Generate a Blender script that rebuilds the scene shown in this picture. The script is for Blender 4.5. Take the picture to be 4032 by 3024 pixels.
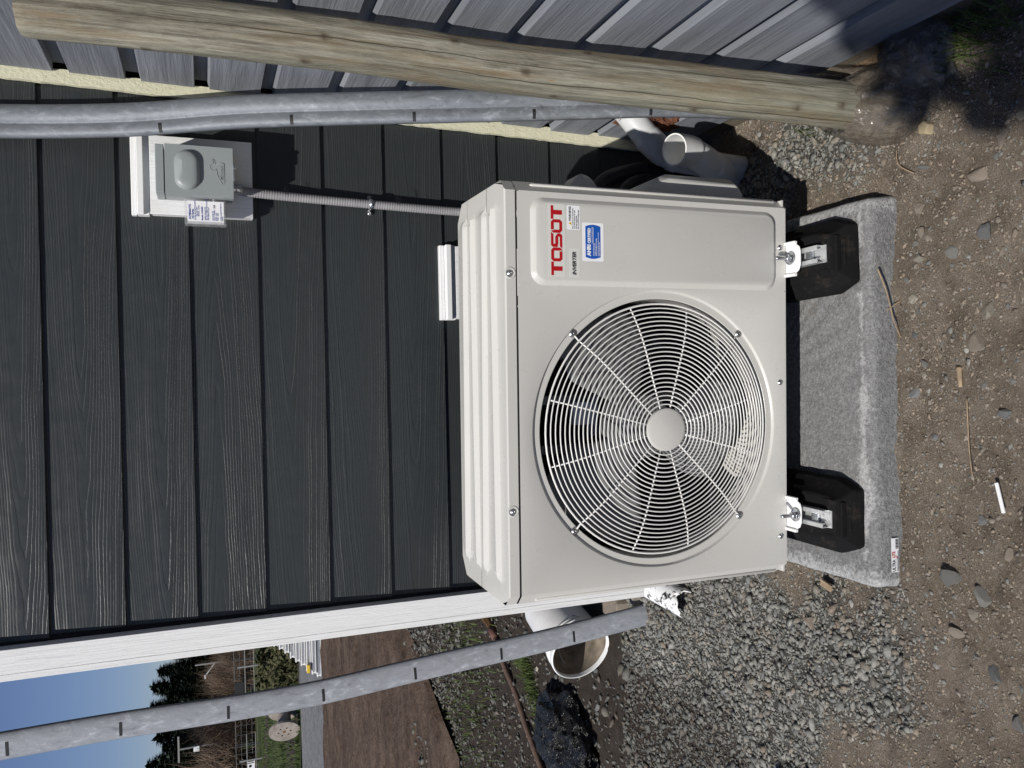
import bpy, bmesh, math, random
import numpy as np
from mathutils import Vector, Matrix, Euler

random.seed(7); RNG = np.random.default_rng(11)
for o in list(bpy.data.objects): bpy.data.objects.remove(o)
SC = bpy.context.scene
COL = SC.collection
PI = math.pi
G = -0.185                                    # ground level; the outdoor unit's bottom edge is z = 0

# ---------------------------------------------------------------- camera, sky, sun, exposure
cam = bpy.data.cameras.new('camera'); cam_o = bpy.data.objects.new('camera', cam); COL.objects.link(cam_o)
cam.sensor_width = 36; cam.sensor_fit = 'HORIZONTAL'; cam.lens = 3188.19 / 4032 * 36
cam.clip_start = .02; cam.clip_end = 3000
d2 = math.radians
_pi, _ya, _ro = d2(20.819), d2(-.336), d2(1.432)
_f = Vector((math.sin(_ya)*math.cos(_pi), math.cos(_ya)*math.cos(_pi), -math.sin(_pi)))
_r = Vector((math.cos(_ya), -math.sin(_ya), 0)); _d = _f.cross(_r)
_R = math.cos(_ro)*_r + math.sin(_ro)*_d; _D = -math.sin(_ro)*_r + math.cos(_ro)*_d
mw = Matrix.Identity(4)                       # the phone was held on its side: picture right = down
for i in range(3):
    mw[i][0] = _D[i]; mw[i][1] = _R[i]; mw[i][2] = -_f[i]
mw[0][3], mw[1][3], mw[2][3] = .0351, -1.6971, 1.3996
cam_o.matrix_world = mw
SC.camera = cam_o

SUN_TO = Vector((-.5, -.7, 1)).normalized()
world = bpy.data.worlds.new('World'); SC.world = world; world.use_nodes = True
nt = world.node_tree; nt.nodes.clear()
sky = nt.nodes.new('ShaderNodeTexSky'); sky.sky_type = 'NISHITA'; sky.sun_disc = False
sky.sun_elevation = math.asin(SUN_TO.z); sky.sun_rotation = math.atan2(SUN_TO.x, SUN_TO.y) % (2*PI)
sky.air_density = 1.0; sky.dust_density = 0.0; sky.ozone_density = 4.0; sky.altitude = 100
bg = nt.nodes.new('ShaderNodeBackground'); bg.inputs[1].default_value = .062
wo = nt.nodes.new('ShaderNodeOutputWorld')
tint = nt.nodes.new('ShaderNodeMix'); tint.data_type = 'RGBA'; tint.blend_type = 'MULTIPLY'; tint.inputs[0].default_value = 1; tint.inputs[7].default_value = (.97, .96, 1.17, 1)
nt.links.new(sky.outputs[0], tint.inputs[6]); nt.links.new(tint.outputs[2], bg.inputs[0]); nt.links.new(bg.outputs[0], wo.inputs[0])
sl = bpy.data.lights.new('sun', 'SUN'); sl.energy = 5.0; sl.angle = d2(.53); sl.color = (1, .965, .91)
so = bpy.data.objects.new('sun', sl); COL.objects.link(so)
so.rotation_euler = SUN_TO.to_track_quat('Z', 'Y').to_euler()
so.location = (0, 0, 8)
SC.view_settings.view_transform = 'Standard'; SC.view_settings.look = 'None'
SC.view_settings.exposure = -.12; SC.view_settings.gamma = 1; SC.view_settings.use_curve_mapping = False
SC.cycles.max_bounces = 8; SC.cycles.transparent_max_bounces = 12

# ---------------------------------------------------------------- helpers
class MB:
    def __init__(s): s.v = []; s.f = []
    def add(s, v, f):
        b = len(s.v); s.v += [tuple(p) for p in v]; s.f += [tuple(i+b for i in q) for q in f]; return s
    def box(s, x0, x1, y0, y1, z0, z1, M=None):
        v = [Vector((x, y, z)) for z in (z0, z1) for y in (y0, y1) for x in (x0, x1)]
        if M is not None: v = [M @ p for p in v]
        return s.add(v, [(0,2,3,1),(4,5,7,6),(0,1,5,4),(2,6,7,3),(0,4,6,2),(1,3,7,5)])
    def tube(s, pts, r, n=10, cap=True, close=False):
        pts = [Vector(p) for p in pts]; m = len(pts)
        rr = list(r) if hasattr(r, '__len__') else [r]*m
        v = []; up = None
        for i, p in enumerate(pts):
            a = pts[(i-1) % m] if (close or i) else p; c = pts[(i+1) % m] if (close or i < m-1) else p
            t = (c-a).normalized()
            if up is None:
                up = t.orthogonal().normalized()
            up = (up - t*up.dot(t)).normalized(); w = t.cross(up)
            v += [p + (up*math.cos(2*PI*k/n) + w*math.sin(2*PI*k/n))*rr[i] for k in range(n)]
        f = []
        for i in range(m if close else m-1):
            j = (i+1) % m
            f += [(i*n+k, i*n+(k+1) % n, j*n+(k+1) % n, j*n+k) for k in range(n)]
        if cap and not close: f += [tuple(range(n))[::-1], tuple(range((m-1)*n, m*n))]
        return s.add(v, f)
    def loft(s, loops, closed=True, cap0=False, cap1=False):
        n = len(loops[0]); v = [p for l in loops for p in l]; f = []
        for i in range(len(loops)-1):
            for k in range(n if closed else n-1):
                f.append((i*n+k, i*n+(k+1) % n, (i+1)*n+(k+1) % n, (i+1)*n+k))
        if cap0: f.append(tuple(range(n))[::-1])
        if cap1: f.append(tuple(range((len(loops)-1)*n, len(loops)*n)))
        return s.add(v, f)
    def lathe(s, prof, o=(0,0,0), ax=(0,0,1), n=24):
        ax = Vector(ax).normalized(); u = ax.orthogonal().normalized(); w = ax.cross(u); o = Vector(o)
        loops = [[o + ax*h + (u*math.cos(2*PI*k/n)+w*math.sin(2*PI*k/n))*max(r, 1e-5) for k in range(n)] for r, h in prof]
        return s.loft(loops)
    def prism(s, poly, off):
        off = Vector(off); a = [Vector(p) for p in poly]; b = [p+off for p in a]
        return s.loft([a, b], True, True, True)
    def grid(s, nx, ny, fn):
        v = [fn(i/(nx-1), j/(ny-1)) for j in range(ny) for i in range(nx)]
        return s.add(v, [(j*nx+i, j*nx+i+1, (j+1)*nx+i+1, (j+1)*nx+i) for j in range(ny-1) for i in range(nx-1)])
    def mesh(s, name):
        me = bpy.data.meshes.new(name); me.from_pydata([tuple(p) for p in s.v], [], s.f); me.validate(); me.update(); return me

def smooth_me(me, on=True):
    me.polygons.foreach_set('use_smooth', [on]*len(me.polygons))

def obj(name, mb, mat, parent=None, smooth=False, bevel=0, solid=0, angle=35, recalc=True):
    me = mb.mesh(name) if isinstance(mb, MB) else mb
    if recalc and isinstance(mb, MB) and len(me.polygons) < 20000:
        bm = bmesh.new(); bm.from_mesh(me); bmesh.ops.recalc_face_normals(bm, faces=bm.faces); bm.to_mesh(me); bm.free()
    if mat is not None:
        me.materials.clear(); me.materials.append(mat)
    o = bpy.data.objects.new(name, me); COL.objects.link(o)
    if parent is not None: o.parent = parent
    if smooth: smooth_me(me)
    if solid:
        m = o.modifiers.new('solid', 'SOLIDIFY'); m.thickness = solid; m.offset = 0
    if bevel:
        m = o.modifiers.new('bevel', 'BEVEL'); m.width = bevel; m.segments = 2; m.limit_method = 'ANGLE'; m.angle_limit = d2(angle)
        if not smooth: smooth_me(me); 
        m.harden_normals = True
    return o

def tag(o, label=None, cat=None, group=None, kind=None):
    if label: o['label'] = label
    if cat: o['category'] = cat
    if group: o['group'] = group
    if kind: o['kind'] = kind
    return o

def thing(name, label, cat, loc=(0,0,0), rot=(0,0,0), group=None):
    o = bpy.data.objects.new(name, None); COL.objects.link(o); o.empty_display_size = .05
    o.location = loc; o.rotation_euler = rot
    return tag(o, label, cat, group)

def copy_tree(o, parent=None):
    c = o.copy(); COL.objects.link(c)
    if parent is not None: c.parent = parent
    for ch in list(o.children): copy_tree(ch, c)
    return c

def text(name, body, size, mat, parent, loc, rot, align='LEFT', sx=1.0, shear=0, ext=.0002, space=1.0, bold=0):
    cu = bpy.data.curves.new(name, 'FONT'); cu.body = body; cu.size = size; cu.extrude = ext
    cu.align_x = align; cu.shear = shear; cu.space_line = space; cu.offset = bold; cu.resolution_u = 3
    cu.materials.append(mat)
    o = bpy.data.objects.new(name, cu); COL.objects.link(o); o.parent = parent
    o.location = loc; o.rotation_euler = rot; o.scale = (sx, 1, 1)
    return o
FRONT = (PI/2, 0, 0)                           # text lying on a face that looks towards -Y

# ---------------------------------------------------------------- materials
class N:
    def __init__(s, name):
        s.m = bpy.data.materials.new(name); s.m.use_nodes = True; s.t = s.m.node_tree
        s.b = s.t.nodes['Principled BSDF']
    def n(s, ty, **kw):
        x = s.t.nodes.new('ShaderNode'+ty)
        for k, v in kw.items(): setattr(x, k, v)
        return x
    def l(s, a, b): s.t.links.new(a, b)
    def coord(s, kind='Object'): return s.n('TexCoord').outputs[kind]
    def mapping(s, src, scale=(1,1,1), loc=(0,0,0), rot=(0,0,0)):
        m = s.n('Mapping'); m.inputs['Scale'].default_value = scale; m.inputs['Location'].default_value = loc; m.inputs['Rotation'].default_value = rot
        s.l(src, m.inputs['Vector']); return m.outputs[0]
    def noise(s, src, scale, detail=4, rough=.55, dist=0):
        x = s.n('TexNoise'); x.inputs['Scale'].default_value = scale; x.inputs['Detail'].default_value = detail
        x.inputs['Roughness'].default_value = rough; x.inputs['Distortion'].default_value = dist
        if src is not None: s.l(src, x.inputs['Vector'])
        return x.outputs['Fac']
    def voro(s, src, scale, feature='F1', out='Distance'):
        x = s.n('TexVoronoi', feature=feature); x.inputs['Scale'].default_value = scale; s.l(src, x.inputs['Vector']); return x.outputs[out]
    def ramp(s, fac, stops, interp='LINEAR'):
        x = s.n('ValToRGB'); x.color_ramp.interpolation = interp; e = x.color_ramp.elements
        while len(e) < len(stops): e.new(.5)
        for i, (p, c) in enumerate(stops):
            e[i].position = p; e[i].color = (c, c, c, 1) if not hasattr(c, '__len__') else (*c, 1)
        s.l(fac, x.inputs[0]); return x.outputs[0]
    def math(s, op, a, b=0., c=None):
        x = s.n('Math', operation=op)
        for i, q in enumerate((a, b) if c is None else (a, b, c)):
            if isinstance(q, (int, float)): x.inputs[i].default_value = q
            else: s.l(q, x.inputs[i])
        return x.outputs[0]
    def mix(s, fac, a, b, blend='MIX'):
        x = s.n('Mix', data_type='RGBA', blend_type=blend)
        for i, q in ((0, fac), (6, a), (7, b)):
            if isinstance(q, (int, float)): x.inputs[i].default_value = q
            elif hasattr(q, '__len__'): x.inputs[i].default_value = (*q, 1)
            else: s.l(q, x.inputs[i])
        return x.outputs[2]
    def bump(s, h, dist=.002, strength=1.0, prev=None):
        x = s.n('Bump'); x.inputs['Strength'].default_value = strength; x.inputs['Distance'].default_value = dist
        s.l(h, x.inputs['Height'])
        if prev is not None: s.l(prev, x.inputs['Normal'])
        return x.outputs[0]
    def out(s, color=None, rough=None, normal=None, metal=None, spec=None):
        for k, q in (('Base Color', color), ('Roughness', rough), ('Normal', normal), ('Metallic', metal), ('Specular IOR Level', spec)):
            if q is None: continue
            if isinstance(q, (int, float)): s.b.inputs[k].default_value = q
            elif hasattr(q, '__len__'): s.b.inputs[k].default_value = (*q, 1)
            else: s.l(q, s.b.inputs[k])
        return s.m

def plain(name, color, rough=.5, metal=0, var=.12, scale=8, bumpd=0, bscale=200, spec=.5):
    m = N(name); c = m.coord()
    f = m.noise(c, scale, 5)
    lo = tuple(x*(1-var) for x in color); hi = tuple(min(1, x*(1+var)) for x in color)
    col = m.ramp(f, [(.3, lo), (.7, hi)])
    nm = m.bump(m.noise(c, bscale, 3), bumpd) if bumpd else None
    return m.out(col, rough, nm, metal, spec)

def mat_siding():
    m = N('dark_siding_paint'); c = m.coord(); rnd = m.n('ObjectInfo').outputs['Random']
    off = m.n('CombineXYZ'); m.l(m.math('MULTIPLY', rnd, 37.), off.inputs[0]); m.l(m.math('MULTIPLY', rnd, 11.), off.inputs[1]); m.l(m.math('MULTIPLY', rnd, 5.), off.inputs[2])
    va = m.n('VectorMath', operation='ADD'); m.l(c, va.inputs[0]); m.l(off.outputs[0], va.inputs[1]); P = va.outputs[0]
    z = m.n('SeparateXYZ'); m.l(c, z.inputs[0])
    warp = m.noise(m.mapping(P, (2.2, 1, 16)), 1, 2, .5)
    fine = m.noise(m.mapping(P, (16, 1, 60)), 1, 3, .65)
    xx = m.n('SeparateXYZ'); m.l(P, xx.inputs[0])
    zc = m.math('ADD', .055, m.math('MULTIPLY', m.math('FRACT', m.math('MULTIPLY', rnd, 7.3)), .075))
    dz = m.math('SUBTRACT', z.outputs[2], m.math('ADD', zc, m.math('MULTIPLY', m.math('SUBTRACT', m.noise(m.mapping(P, (1.1, 1, 1)), 1, 1), .5), .03)))
    sgn = m.math('SUBTRACT', m.math('MULTIPLY', m.math('GREATER_THAN', m.math('FRACT', m.math('MULTIPLY', rnd, 3.7)), .5), 2.), 1.)
    par = m.math('MULTIPLY', m.math('SQRT', m.math('ADD', m.math('MULTIPLY', dz, dz), .00028)), 155.)
    R = m.math('ADD', m.math('ADD', par, m.math('MULTIPLY', m.math('MULTIPLY', xx.outputs[0], sgn), 5.)), m.math('ADD', m.math('MULTIPLY', warp, 4.0), m.math('MULTIPLY', fine, .5)))
    fr = m.math('FRACT', R)
    groove = m.ramp(fr, [(0, 0.), (.12, 1.), (.62, .82), (.86, .3), (1., 0.)])
    wn = m.n('TexWhiteNoise', noise_dimensions='1D'); m.l(m.math('ADD', m.math('FLOOR', R), m.math('MULTIPLY', rnd, 91.)), wn.inputs['W'])
    la = m.ramp(wn.outputs['Value'], [(0, .35), (.5, .6), (1, 1.05)])
    grit = m.noise(c, 900, 2, .7)
    ampmask = m.ramp(m.noise(m.mapping(P, (2, 1, 12)), 1, 2), [(.3, .45), (.65, 1.)])
    h = m.math('ADD', m.math('MULTIPLY', m.math('MULTIPLY', groove, la), ampmask), m.math('MULTIPLY', grit, .12))
    nm = m.bump(h, .0008, 1.)
    dust = m.ramp(m.noise(m.mapping(P, (3, 1, 5)), 3, 6, .7), [(.55, 0.), (.8, 1.)])
    col = m.mix(m.math('MULTIPLY', dust, .3), (.0285, .0325, .0335), (.05, .053, .055))
    return m.out(col, m.ramp(m.noise(P, 30, 4), [(.3, .33), (.7, .42)]), nm, 0, .45)

def mat_roughsawn(name, ca, cb, along=(1.2, 40, 40), bumpd=.0016):
    m = N(name); c = m.coord(); rnd = m.n('ObjectInfo').outputs['Random']
    off = m.n('CombineXYZ'); m.l(m.math('MULTIPLY', rnd, 9.), off.inputs[0]); m.l(m.math('MULTIPLY', rnd, 23.), off.inputs[1]); m.l(m.math('MULTIPLY', rnd, 3.), off.inputs[2])
    va = m.n('VectorMath', operation='ADD'); m.l(c, va.inputs[0]); m.l(off.outputs[0], va.inputs[1]); P = va.outputs[0]
    big = m.noise(m.mapping(P, tuple(q*.18 for q in along)), 1, 4, .6, .4)
    g1 = m.noise(m.mapping(P, along), 1, 5, .65, .8)
    g2 = m.noise(m.mapping(P, tuple(q*3. for q in along)), 1, 4, .7)
    f = m.math('ADD', m.math('MULTIPLY', big, .6), m.math('MULTIPLY', g1, .4))
    col = m.ramp(f, [(.36, ca), (.62, cb)])
    pale = m.ramp(m.noise(m.mapping(P, tuple(q*.35 for q in along)), 1, 7, .8), [(.52, 0.), (.72, 1.)])
    col = m.mix(m.math('MULTIPLY', pale, .35), col, tuple(min(1, q*1.6) for q in cb))
    h = m.math('ADD', m.math('MULTIPLY', g1, .7), m.math('MULTIPLY', g2, .5))
    return m.out(col, .72, m.bump(h, bumpd*2.2), 0, .35)

def mat_log():
    m = N('weathered_log'); at = m.n('Attribute'); at.attribute_name = 'lc'; c = at.outputs['Vector']
    sp = m.n('SeparateXYZ'); m.l(c, sp.inputs[0])
    g = m.noise(m.mapping(c, (34, 34, 1.3)), 1, 6, .68, .5); g2 = m.noise(m.mapping(c, (150, 150, 6)), 1, 5, .72, .3); g3 = m.noise(m.mapping(c, (60, 60, 14)), 1, 5, .7, .5)
    f = m.math('ADD', m.math('MULTIPLY', g, .42), m.math('ADD', m.math('MULTIPLY', g2, .38), m.math('MULTIPLY', g3, .2)))
    col = m.ramp(f, [(.36, (.055, .045, .034)), (.45, (.15, .136, .105)), (.53, (.25, .235, .185)), (.63, (.38, .365, .30))])
    brown = m.ramp(m.noise(m.mapping(c, (20, 20, 1.6), (3, 1, 2)), 1, 6, .7), [(.50, 0.), (.62, 1.)])
    col = m.mix(m.math('MULTIPLY', brown, .62), col, (.21, .145, .075))
    green = m.ramp(m.noise(m.mapping(c, (14, 14, 1.5), (7, 2, 9)), 1, 4), [(.45, 0.), (.68, 1.)])
    col = m.mix(m.math('MULTIPLY', green, .3), col, (.20, .215, .15))
    rust = m.ramp(m.noise(m.mapping(c, (40, 40, 9), (1, 5, 3)), 1, 5, .7), [(.66, 0.), (.71, 1.)])
    col = m.mix(m.math('MULTIPLY', rust, .6), col, (.24, .10, .03))
    ka = m.n('Attribute'); ka.attribute_name = 'knot'
    col = m.mix(m.math('MULTIPLY', ka.outputs['Fac'], .85), col, (.06, .04, .024))
    ang = m.math('ARCTAN2', sp.outputs[1], sp.outputs[0]); wob = m.noise(m.mapping(c, (0, 0, 3.2)), 1, 4, .6)
    cks = None
    for a0, z0, z1 in ((-2.35, .25, 1.25), (-1.75, .75, 1.75), (-2.75, -.05, .62), (-1.3, .15, .7)):
        d_ = m.math('ABSOLUTE', m.math('SUBTRACT', ang, m.math('ADD', a0-.22, m.math('MULTIPLY', wob, .45))))
        w_ = m.math('MULTIPLY', m.math('SINE', m.math('MULTIPLY', m.math('MINIMUM', m.math('MAXIMUM', m.math('DIVIDE', m.math('SUBTRACT', sp.outputs[2], z0), z1-z0), 0.), 1.), PI)), .022)
        k_ = m.math('LESS_THAN', d_, w_); cks = k_ if cks is None else m.math('MAXIMUM', cks, k_)
    col = m.mix(m.math('MULTIPLY', cks, .8), col, (.035, .028, .02))
    h = m.math('SUBTRACT', m.math('ADD', g2, m.math('MULTIPLY', g3, .8)), m.math('MULTIPLY', cks, 1.2))
    return m.out(col, .8, m.bump(h, .0042), 0, .25)

def mat_galv(name, base=(.30, .315, .33), metal=.2):
    m = N(name); c = m.coord()
    n1 = m.noise(m.mapping(c, (26, 26, 12)), 1, 7, .7, 1.6); n2 = m.noise(m.mapping(c, (70, 70, 30)), 1, 5, .75, .8); n3 = m.noise(m.mapping(c, (3, 3, 2.2)), 1, 3)
    f = m.math('ADD', m.math('MULTIPLY', n1, .6), m.math('MULTIPLY', n2, .4))
    col = m.ramp(f, [(.36, tuple(q*.6 for q in base)), (.45, tuple(q*.92 for q in base)), (.55, tuple(q*1.06 for q in base)), (.60, tuple(min(1, q*1.5) for q in base)), (.7, tuple(min(1, q*1.7) for q in base))])
    plainc = m.ramp(n2, [(.3, tuple(q*.92 for q in base)), (.7, tuple(q*1.1 for q in base))])
    col = m.mix(m.ramp(n3, [(.42, .95), (.62, .45)]), plainc, col)
    dirt = m.ramp(m.noise(m.mapping(c, (16, 16, 6), (5, 1, 7)), 1, 6, .75), [(.60, 0.), (.75, 1.)])
    col = m.mix(m.math('MULTIPLY', dirt, .3), col, (.16, .15, .14))
    rust = m.ramp(m.noise(m.mapping(c, (40, 40, 22), (3, 3, 2)), 1, 4), [(.74, 0.), (.8, 1.)])
    col = m.mix(m.math('MULTIPLY', rust, .6), col, (.2, .09, .03))
    return m.out(col, m.ramp(n1, [(.3, .36), (.7, .55)]), m.bump(m.math('ADD', n2, n1), .0004), metal, .5)

def mat_trim():
    m = N('white_trim_paint'); c = m.coord()
    g = m.noise(m.mapping(c, (190, 190, 7)), 1, 5, .65, .6); k = m.noise(m.mapping(c, (40, 40, 14)), 1, 4)
    dirt = m.ramp(m.noise(m.mapping(c, (30, 30, 12)), 1, 7, .8), [(.60, 0.), (.72, 1.)])
    col = m.mix(m.math('MULTIPLY', dirt, .35), (.8, .8, .79), (.45, .44, .42))
    st = m.ramp(g, [(.3, 1.), (.45, 0.)]); col = m.mix(m.math('MULTIPLY', st, .35), col, (.5, .5, .5))
    return m.out(col, .45, m.bump(m.math('ADD', g, m.math('MULTIPLY', k, .5)), .0018), 0, .4)

def mat_cream():
    m = N('cream_rough_strip'); c = m.coord()
    g = m.noise(m.mapping(c, (140, 140, 60)), 1, 6, .75)
    sp = m.ramp(m.noise(m.mapping(c, (60, 60, 90)), 1, 6, .8), [(.58, 0.), (.66, 1.)])
    col = m.mix(m.math('MULTIPLY', sp, .55), (.72, .70, .52), (.36, .30, .17))
    return m.out(col, .85, m.bump(g, .004), 0, .2)

def mat_unit():
    m = N('unit_paint'); c = m.coord()
    col = m.ramp(m.noise(c, 3, 4), [(.3, (.545, .535, .50)), (.7, (.57, .56, .525))])
    sp = m.n('SeparateXYZ'); m.l(c, sp.inputs[0])
    low = m.math('MULTIPLY', m.ramp(sp.outputs[2], [(.0, 1.), (.16, 0.)]), m.ramp(m.noise(c, 120, 4, .75), [(.56, 0.), (.66, 1.)]))
    col = m.mix(m.math('MULTIPLY', low, .22), col, (.28, .24, .19))
    film = m.ramp(m.noise(m.mapping(c, (6, 6, 1.2)), 1, 6, .7), [(.45, 0.), (.75, 1.)]); col = m.mix(m.math('MULTIPLY', film, .10), col, (.42, .40, .36))
    nm = m.bump(m.noise(m.mapping(c, (4, 4, 2.2)), 1, 2, .4), .006, .5); nm = m.bump(m.noise(c, 420, 2), .00025, 1., nm)
    return m.out(col, m.ramp(m.noise(c, 7, 5, .6), [(.3, .24), (.7, .36)]), nm, 0, .5)

def mat_pad():
    m = N('pad_grit'); c = m.coord()
    n1 = m.noise(c, 95, 5, .7); n2 = m.noise(c, 260, 3, .7); big = m.noise(c, 5, 5, .65)
    col = m.ramp(m.math('ADD', m.math('MULTIPLY', n1, .55), m.math('MULTIPLY', n2, .45)), [(.34, (.115, .115, .114)), (.5, (.205, .205, .202)), (.68, (.36, .36, .355))])
    sp = m.n('SeparateXYZ'); m.l(c, sp.inputs[0])
    edge = m.math('MAXIMUM', m.ramp(m.math('ADD', m.math('MULTIPLY', m.math('ABSOLUTE', m.math('ADD', sp.outputs[0], .017)), 2.083), m.math('MULTIPLY', m.math('SUBTRACT', big, .5), .16)), [(.82, 0.), (.97, 1.)]), m.ramp(m.math('ADD', m.math('MULTIPLY', m.math('ABSOLUTE', m.math('ADD', sp.outputs[1], .142)), 12.), m.math('MULTIPLY', m.math('SUBTRACT', big, .5), 1.2)), [(.05, 1.), (.45, 0.)]))
    white = m.ramp(m.math('ADD', m.math('MULTIPLY', n1, .5), m.math('MULTIPLY', edge, .34)), [(.46, 0.), (.64, 1.)])
    col = m.mix(m.math('MULTIPLY', white, .6), col, (.60, .60, .59))
    br = m.ramp(m.noise(c, 9, 6, .75), [(.6, 0.), (.72, 1.)]); col = m.mix(m.math('MULTIPLY', br, .4), col, (.22, .17, .12))
    return m.out(col, .85, m.bump(m.math('ADD', n1, m.math('MULTIPLY', n2, .5)), .005), 0, .3)

def mat_rubber():
    m = N('black_rubber'); c = m.coord()
    dust = m.ramp(m.noise(c, 22, 7, .75), [(.54, 0.), (.74, 1.)])
    col = m.mix(m.math('MULTIPLY', dust, .45), (.0085, .0085, .009), (.085, .066, .05))
    return m.out(col, .85, m.bump(m.noise(c, 300, 4, .7), .0012), 0, .12)

def mat_ground():
    m = N('dirt_ground'); c = m.coord()
    at = m.n('Attribute'); at.attribute_name = 'gravel'; gr = at.outputs['Fac']
    n1 = m.noise(c, 14, 7, .68); n2 = m.noise(c, 110, 6, .7); n3 = m.noise(c, 420, 4, .7); big = m.noise(c, 2.4, 5, .6)
    f = m.math('ADD', m.math('MULTIPLY', n1, .4), m.math('ADD', m.math('MULTIPLY', n2, .35), m.math('MULTIPLY', n3, .25)))
    dirt = m.ramp(f, [(.36, (.10, .075, .055)), (.46, (.235, .188, .142)), (.55, (.31, .258, .204)), (.68, (.38, .33, .27))])
    grav = m.ramp(f, [(.34, (.06, .057, .05)), (.5, (.13, .125, .112)), (.66, (.24, .235, .215))])
    at2 = m.n('Attribute'); at2.attribute_name = 'damp'; dp = at2.outputs['Fac']
    wet = m.ramp(m.noise(c, 5, 7, .75), [(.57, 0.), (.66, 1.)])
    col = m.mix(gr, dirt, grav)
    col = m.mix(m.math('MULTIPLY', wet, .62), col, (.07, .05, .036))
    col = m.mix(dp, col, m.ramp(f, [(.34, (.028, .021, .016)), (.5, (.06, .044, .034)), (.68, (.11, .085, .068))]))
    nm = m.bump(n1, .03, .6); nm = m.bump(n2, .03, .9, nm); nm = m.bump(n3, .008, .9, nm)
    return m.out(col, .92, nm, 0, .2)

def mat_soil():
    m = N('tilled_soil'); c = m.coord()
    n1 = m.noise(m.mapping(c, (1, 3, 1)), 1.2, 7, .68); n2 = m.noise(c, 14, 6, .75)
    f = m.math('ADD', m.math('MULTIPLY', n1, .5), m.math('MULTIPLY', n2, .5))
    col = m.ramp(f, [(.34, (.04, .027, .02)), (.47, (.09, .062, .046)), (.6, (.155, .113, .085))])
    st = m.ramp(m.noise(c, 60, 3, .8), [(.7, 0.), (.74, 1.)]); col = m.mix(m.math('MULTIPLY', st, .7), col, (.3, .27, .24))
    return m.out(col, .95, m.bump(n2, .05), 0, .15)

def mat_lane():
    m = N('gravel_lane'); c = m.coord()
    f = m.noise(m.mapping(c, (1, 2.5, 1)), 9, 8, .8)
    return m.out(m.ramp(f, [(.35, (.07, .072, .075)), (.5, (.15, .152, .155)), (.66, (.3, .3, .3))]), .95, m.bump(f, .02), 0, .2)

def mat_grass():
    m = N('verge_grass'); c = m.coord()
    f = m.noise(m.mapping(c, (2, 1, 1)), 2.5, 8, .75); g = m.noise(c, 14, 5, .8)
    col = m.ramp(m.math('ADD', m.math('MULTIPLY', f, .6), m.math('MULTIPLY', g, .4)), [(.36, (.022, .032, .011)), (.5, (.05, .066, .02)), (.64, (.085, .095, .036)), (.72, (.19, .17, .12))])
    return m.out(col, .9, m.bump(g, .06), 0, .2)

def mat_attr(name, rough=.9, bumpd=.0, sc=200, mul=1.0, spec=.25):
    m = N(name); at = m.n('Attribute'); at.attribute_name = 'col'; c = m.coord()
    n = m.noise(c, sc, 4, .7); col = m.mix(1.0, at.outputs['Color'], m.ramp(n, [(.3, .65), (.7, 1.2)]), 'MULTIPLY')
    return m.out(col, rough, m.bump(n, bumpd) if bumpd else None, 0, spec)

def mat_stone(name, a, b):
    m = N(name); c = m.coord(); rnd = m.n('ObjectInfo').outputs['Random']
    n = m.noise(c, 60, 6, .7); col = m.ramp(n, [(.3, a), (.7, b)])
    dust = m.ramp(m.noise(c, 22, 5, .7), [(.45, 0.), (.65, 1.)]); col = m.mix(m.math('MULTIPLY', dust, .6), col, (.2, .163, .125))
    k = m.ramp(rnd, [(0, .75), (1, 1.25)]); col = m.mix(1., col, k, 'MULTIPLY')
    return m.out(col, .85, m.bump(n, .003), 0, .25)

def mat_leaf(name, a, b, rough=.7):
    m = N(name); c = m.coord(); f = m.noise(c, 1.1, 5, .7); g = m.noise(c, 14, 3)
    return m.out(m.ramp(m.math('ADD', m.math('MULTIPLY', f, .6), m.math('MULTIPLY', g, .4)), [(.35, a), (.65, b)]), rough, None, 0, .2)

def mat_plastic_film(name, tint, alpha, rough=.14):
    m = N(name); c = m.coord()
    f = m.noise(c, 26, 7, .75, 1.5)
    a = m.ramp(f, [(.35, alpha*.55), (.7, min(1, alpha*1.5))])
    m.out(m.ramp(f, [(.3, tuple(q*.6 for q in tint)), (.7, tint)]), rough, m.bump(m.noise(m.mapping(c, (1, 1, .6)), 26, 4, .55, 1.6), .006), 0, .6)
    m.l(a, m.b.inputs['Alpha']); return m.m

M_siding = mat_siding(); M_slate = mat_roughsawn('slate_blue_boards', (.122, .132, .150), (.238, .252, .280), (40, 1.6, 40))
M_log = mat_log(); M_galv = mat_galv('galvanised_steel', (.33, .345, .37), .2); M_galv2 = mat_galv('galvanised_dull', (.205, .22, .24), .3); M_trim = mat_trim(); M_cream = mat_cream(); M_unit = mat_unit()
M_pad = mat_pad(); M_rubber = mat_rubber(); M_ground = mat_ground(); M_soil = mat_soil(); M_lane = mat_lane(); M_grass = mat_grass()
M_zinc = plain('zinc_plate', (.55, .57, .6), .25, .9, .15, 40); M_white = plain('white_plastic', (.8, .8, .79), .4, 0, .03, 5, .0003, 60)
M_screw = plain('screw_steel', (.42, .42, .42), .3, .9, .15, 60); M_black = plain('black_print', (.012, .012, .013), .6)
M_red = plain('red_print', (.42, .006, .012), .4, 0, .05); M_blue = plain('blue_print', (.01, .09, .42), .4, 0, .05)
M_paper = plain('sticker_white', (.82, .82, .83), .4, 0, .02); M_film = plain('clear_sticker', (.64, .635, .59), .22, 0, .02)
M_greyprint = plain('grey_print', (.05, .05, .052), .5); M_yellow = plain('yellow_print', (.75, .5, .03), .5); M_navy = plain('navy_print', (.02, .05, .30), .5)
M_boxgrey = plain('disconnect_paint', (.27, .295, .295), .42, 0, .04, 5, .0003, 300); M_conduit = plain('conduit_pvc', (.27, .26, .265), .5, 0, .08, 30)
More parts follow.
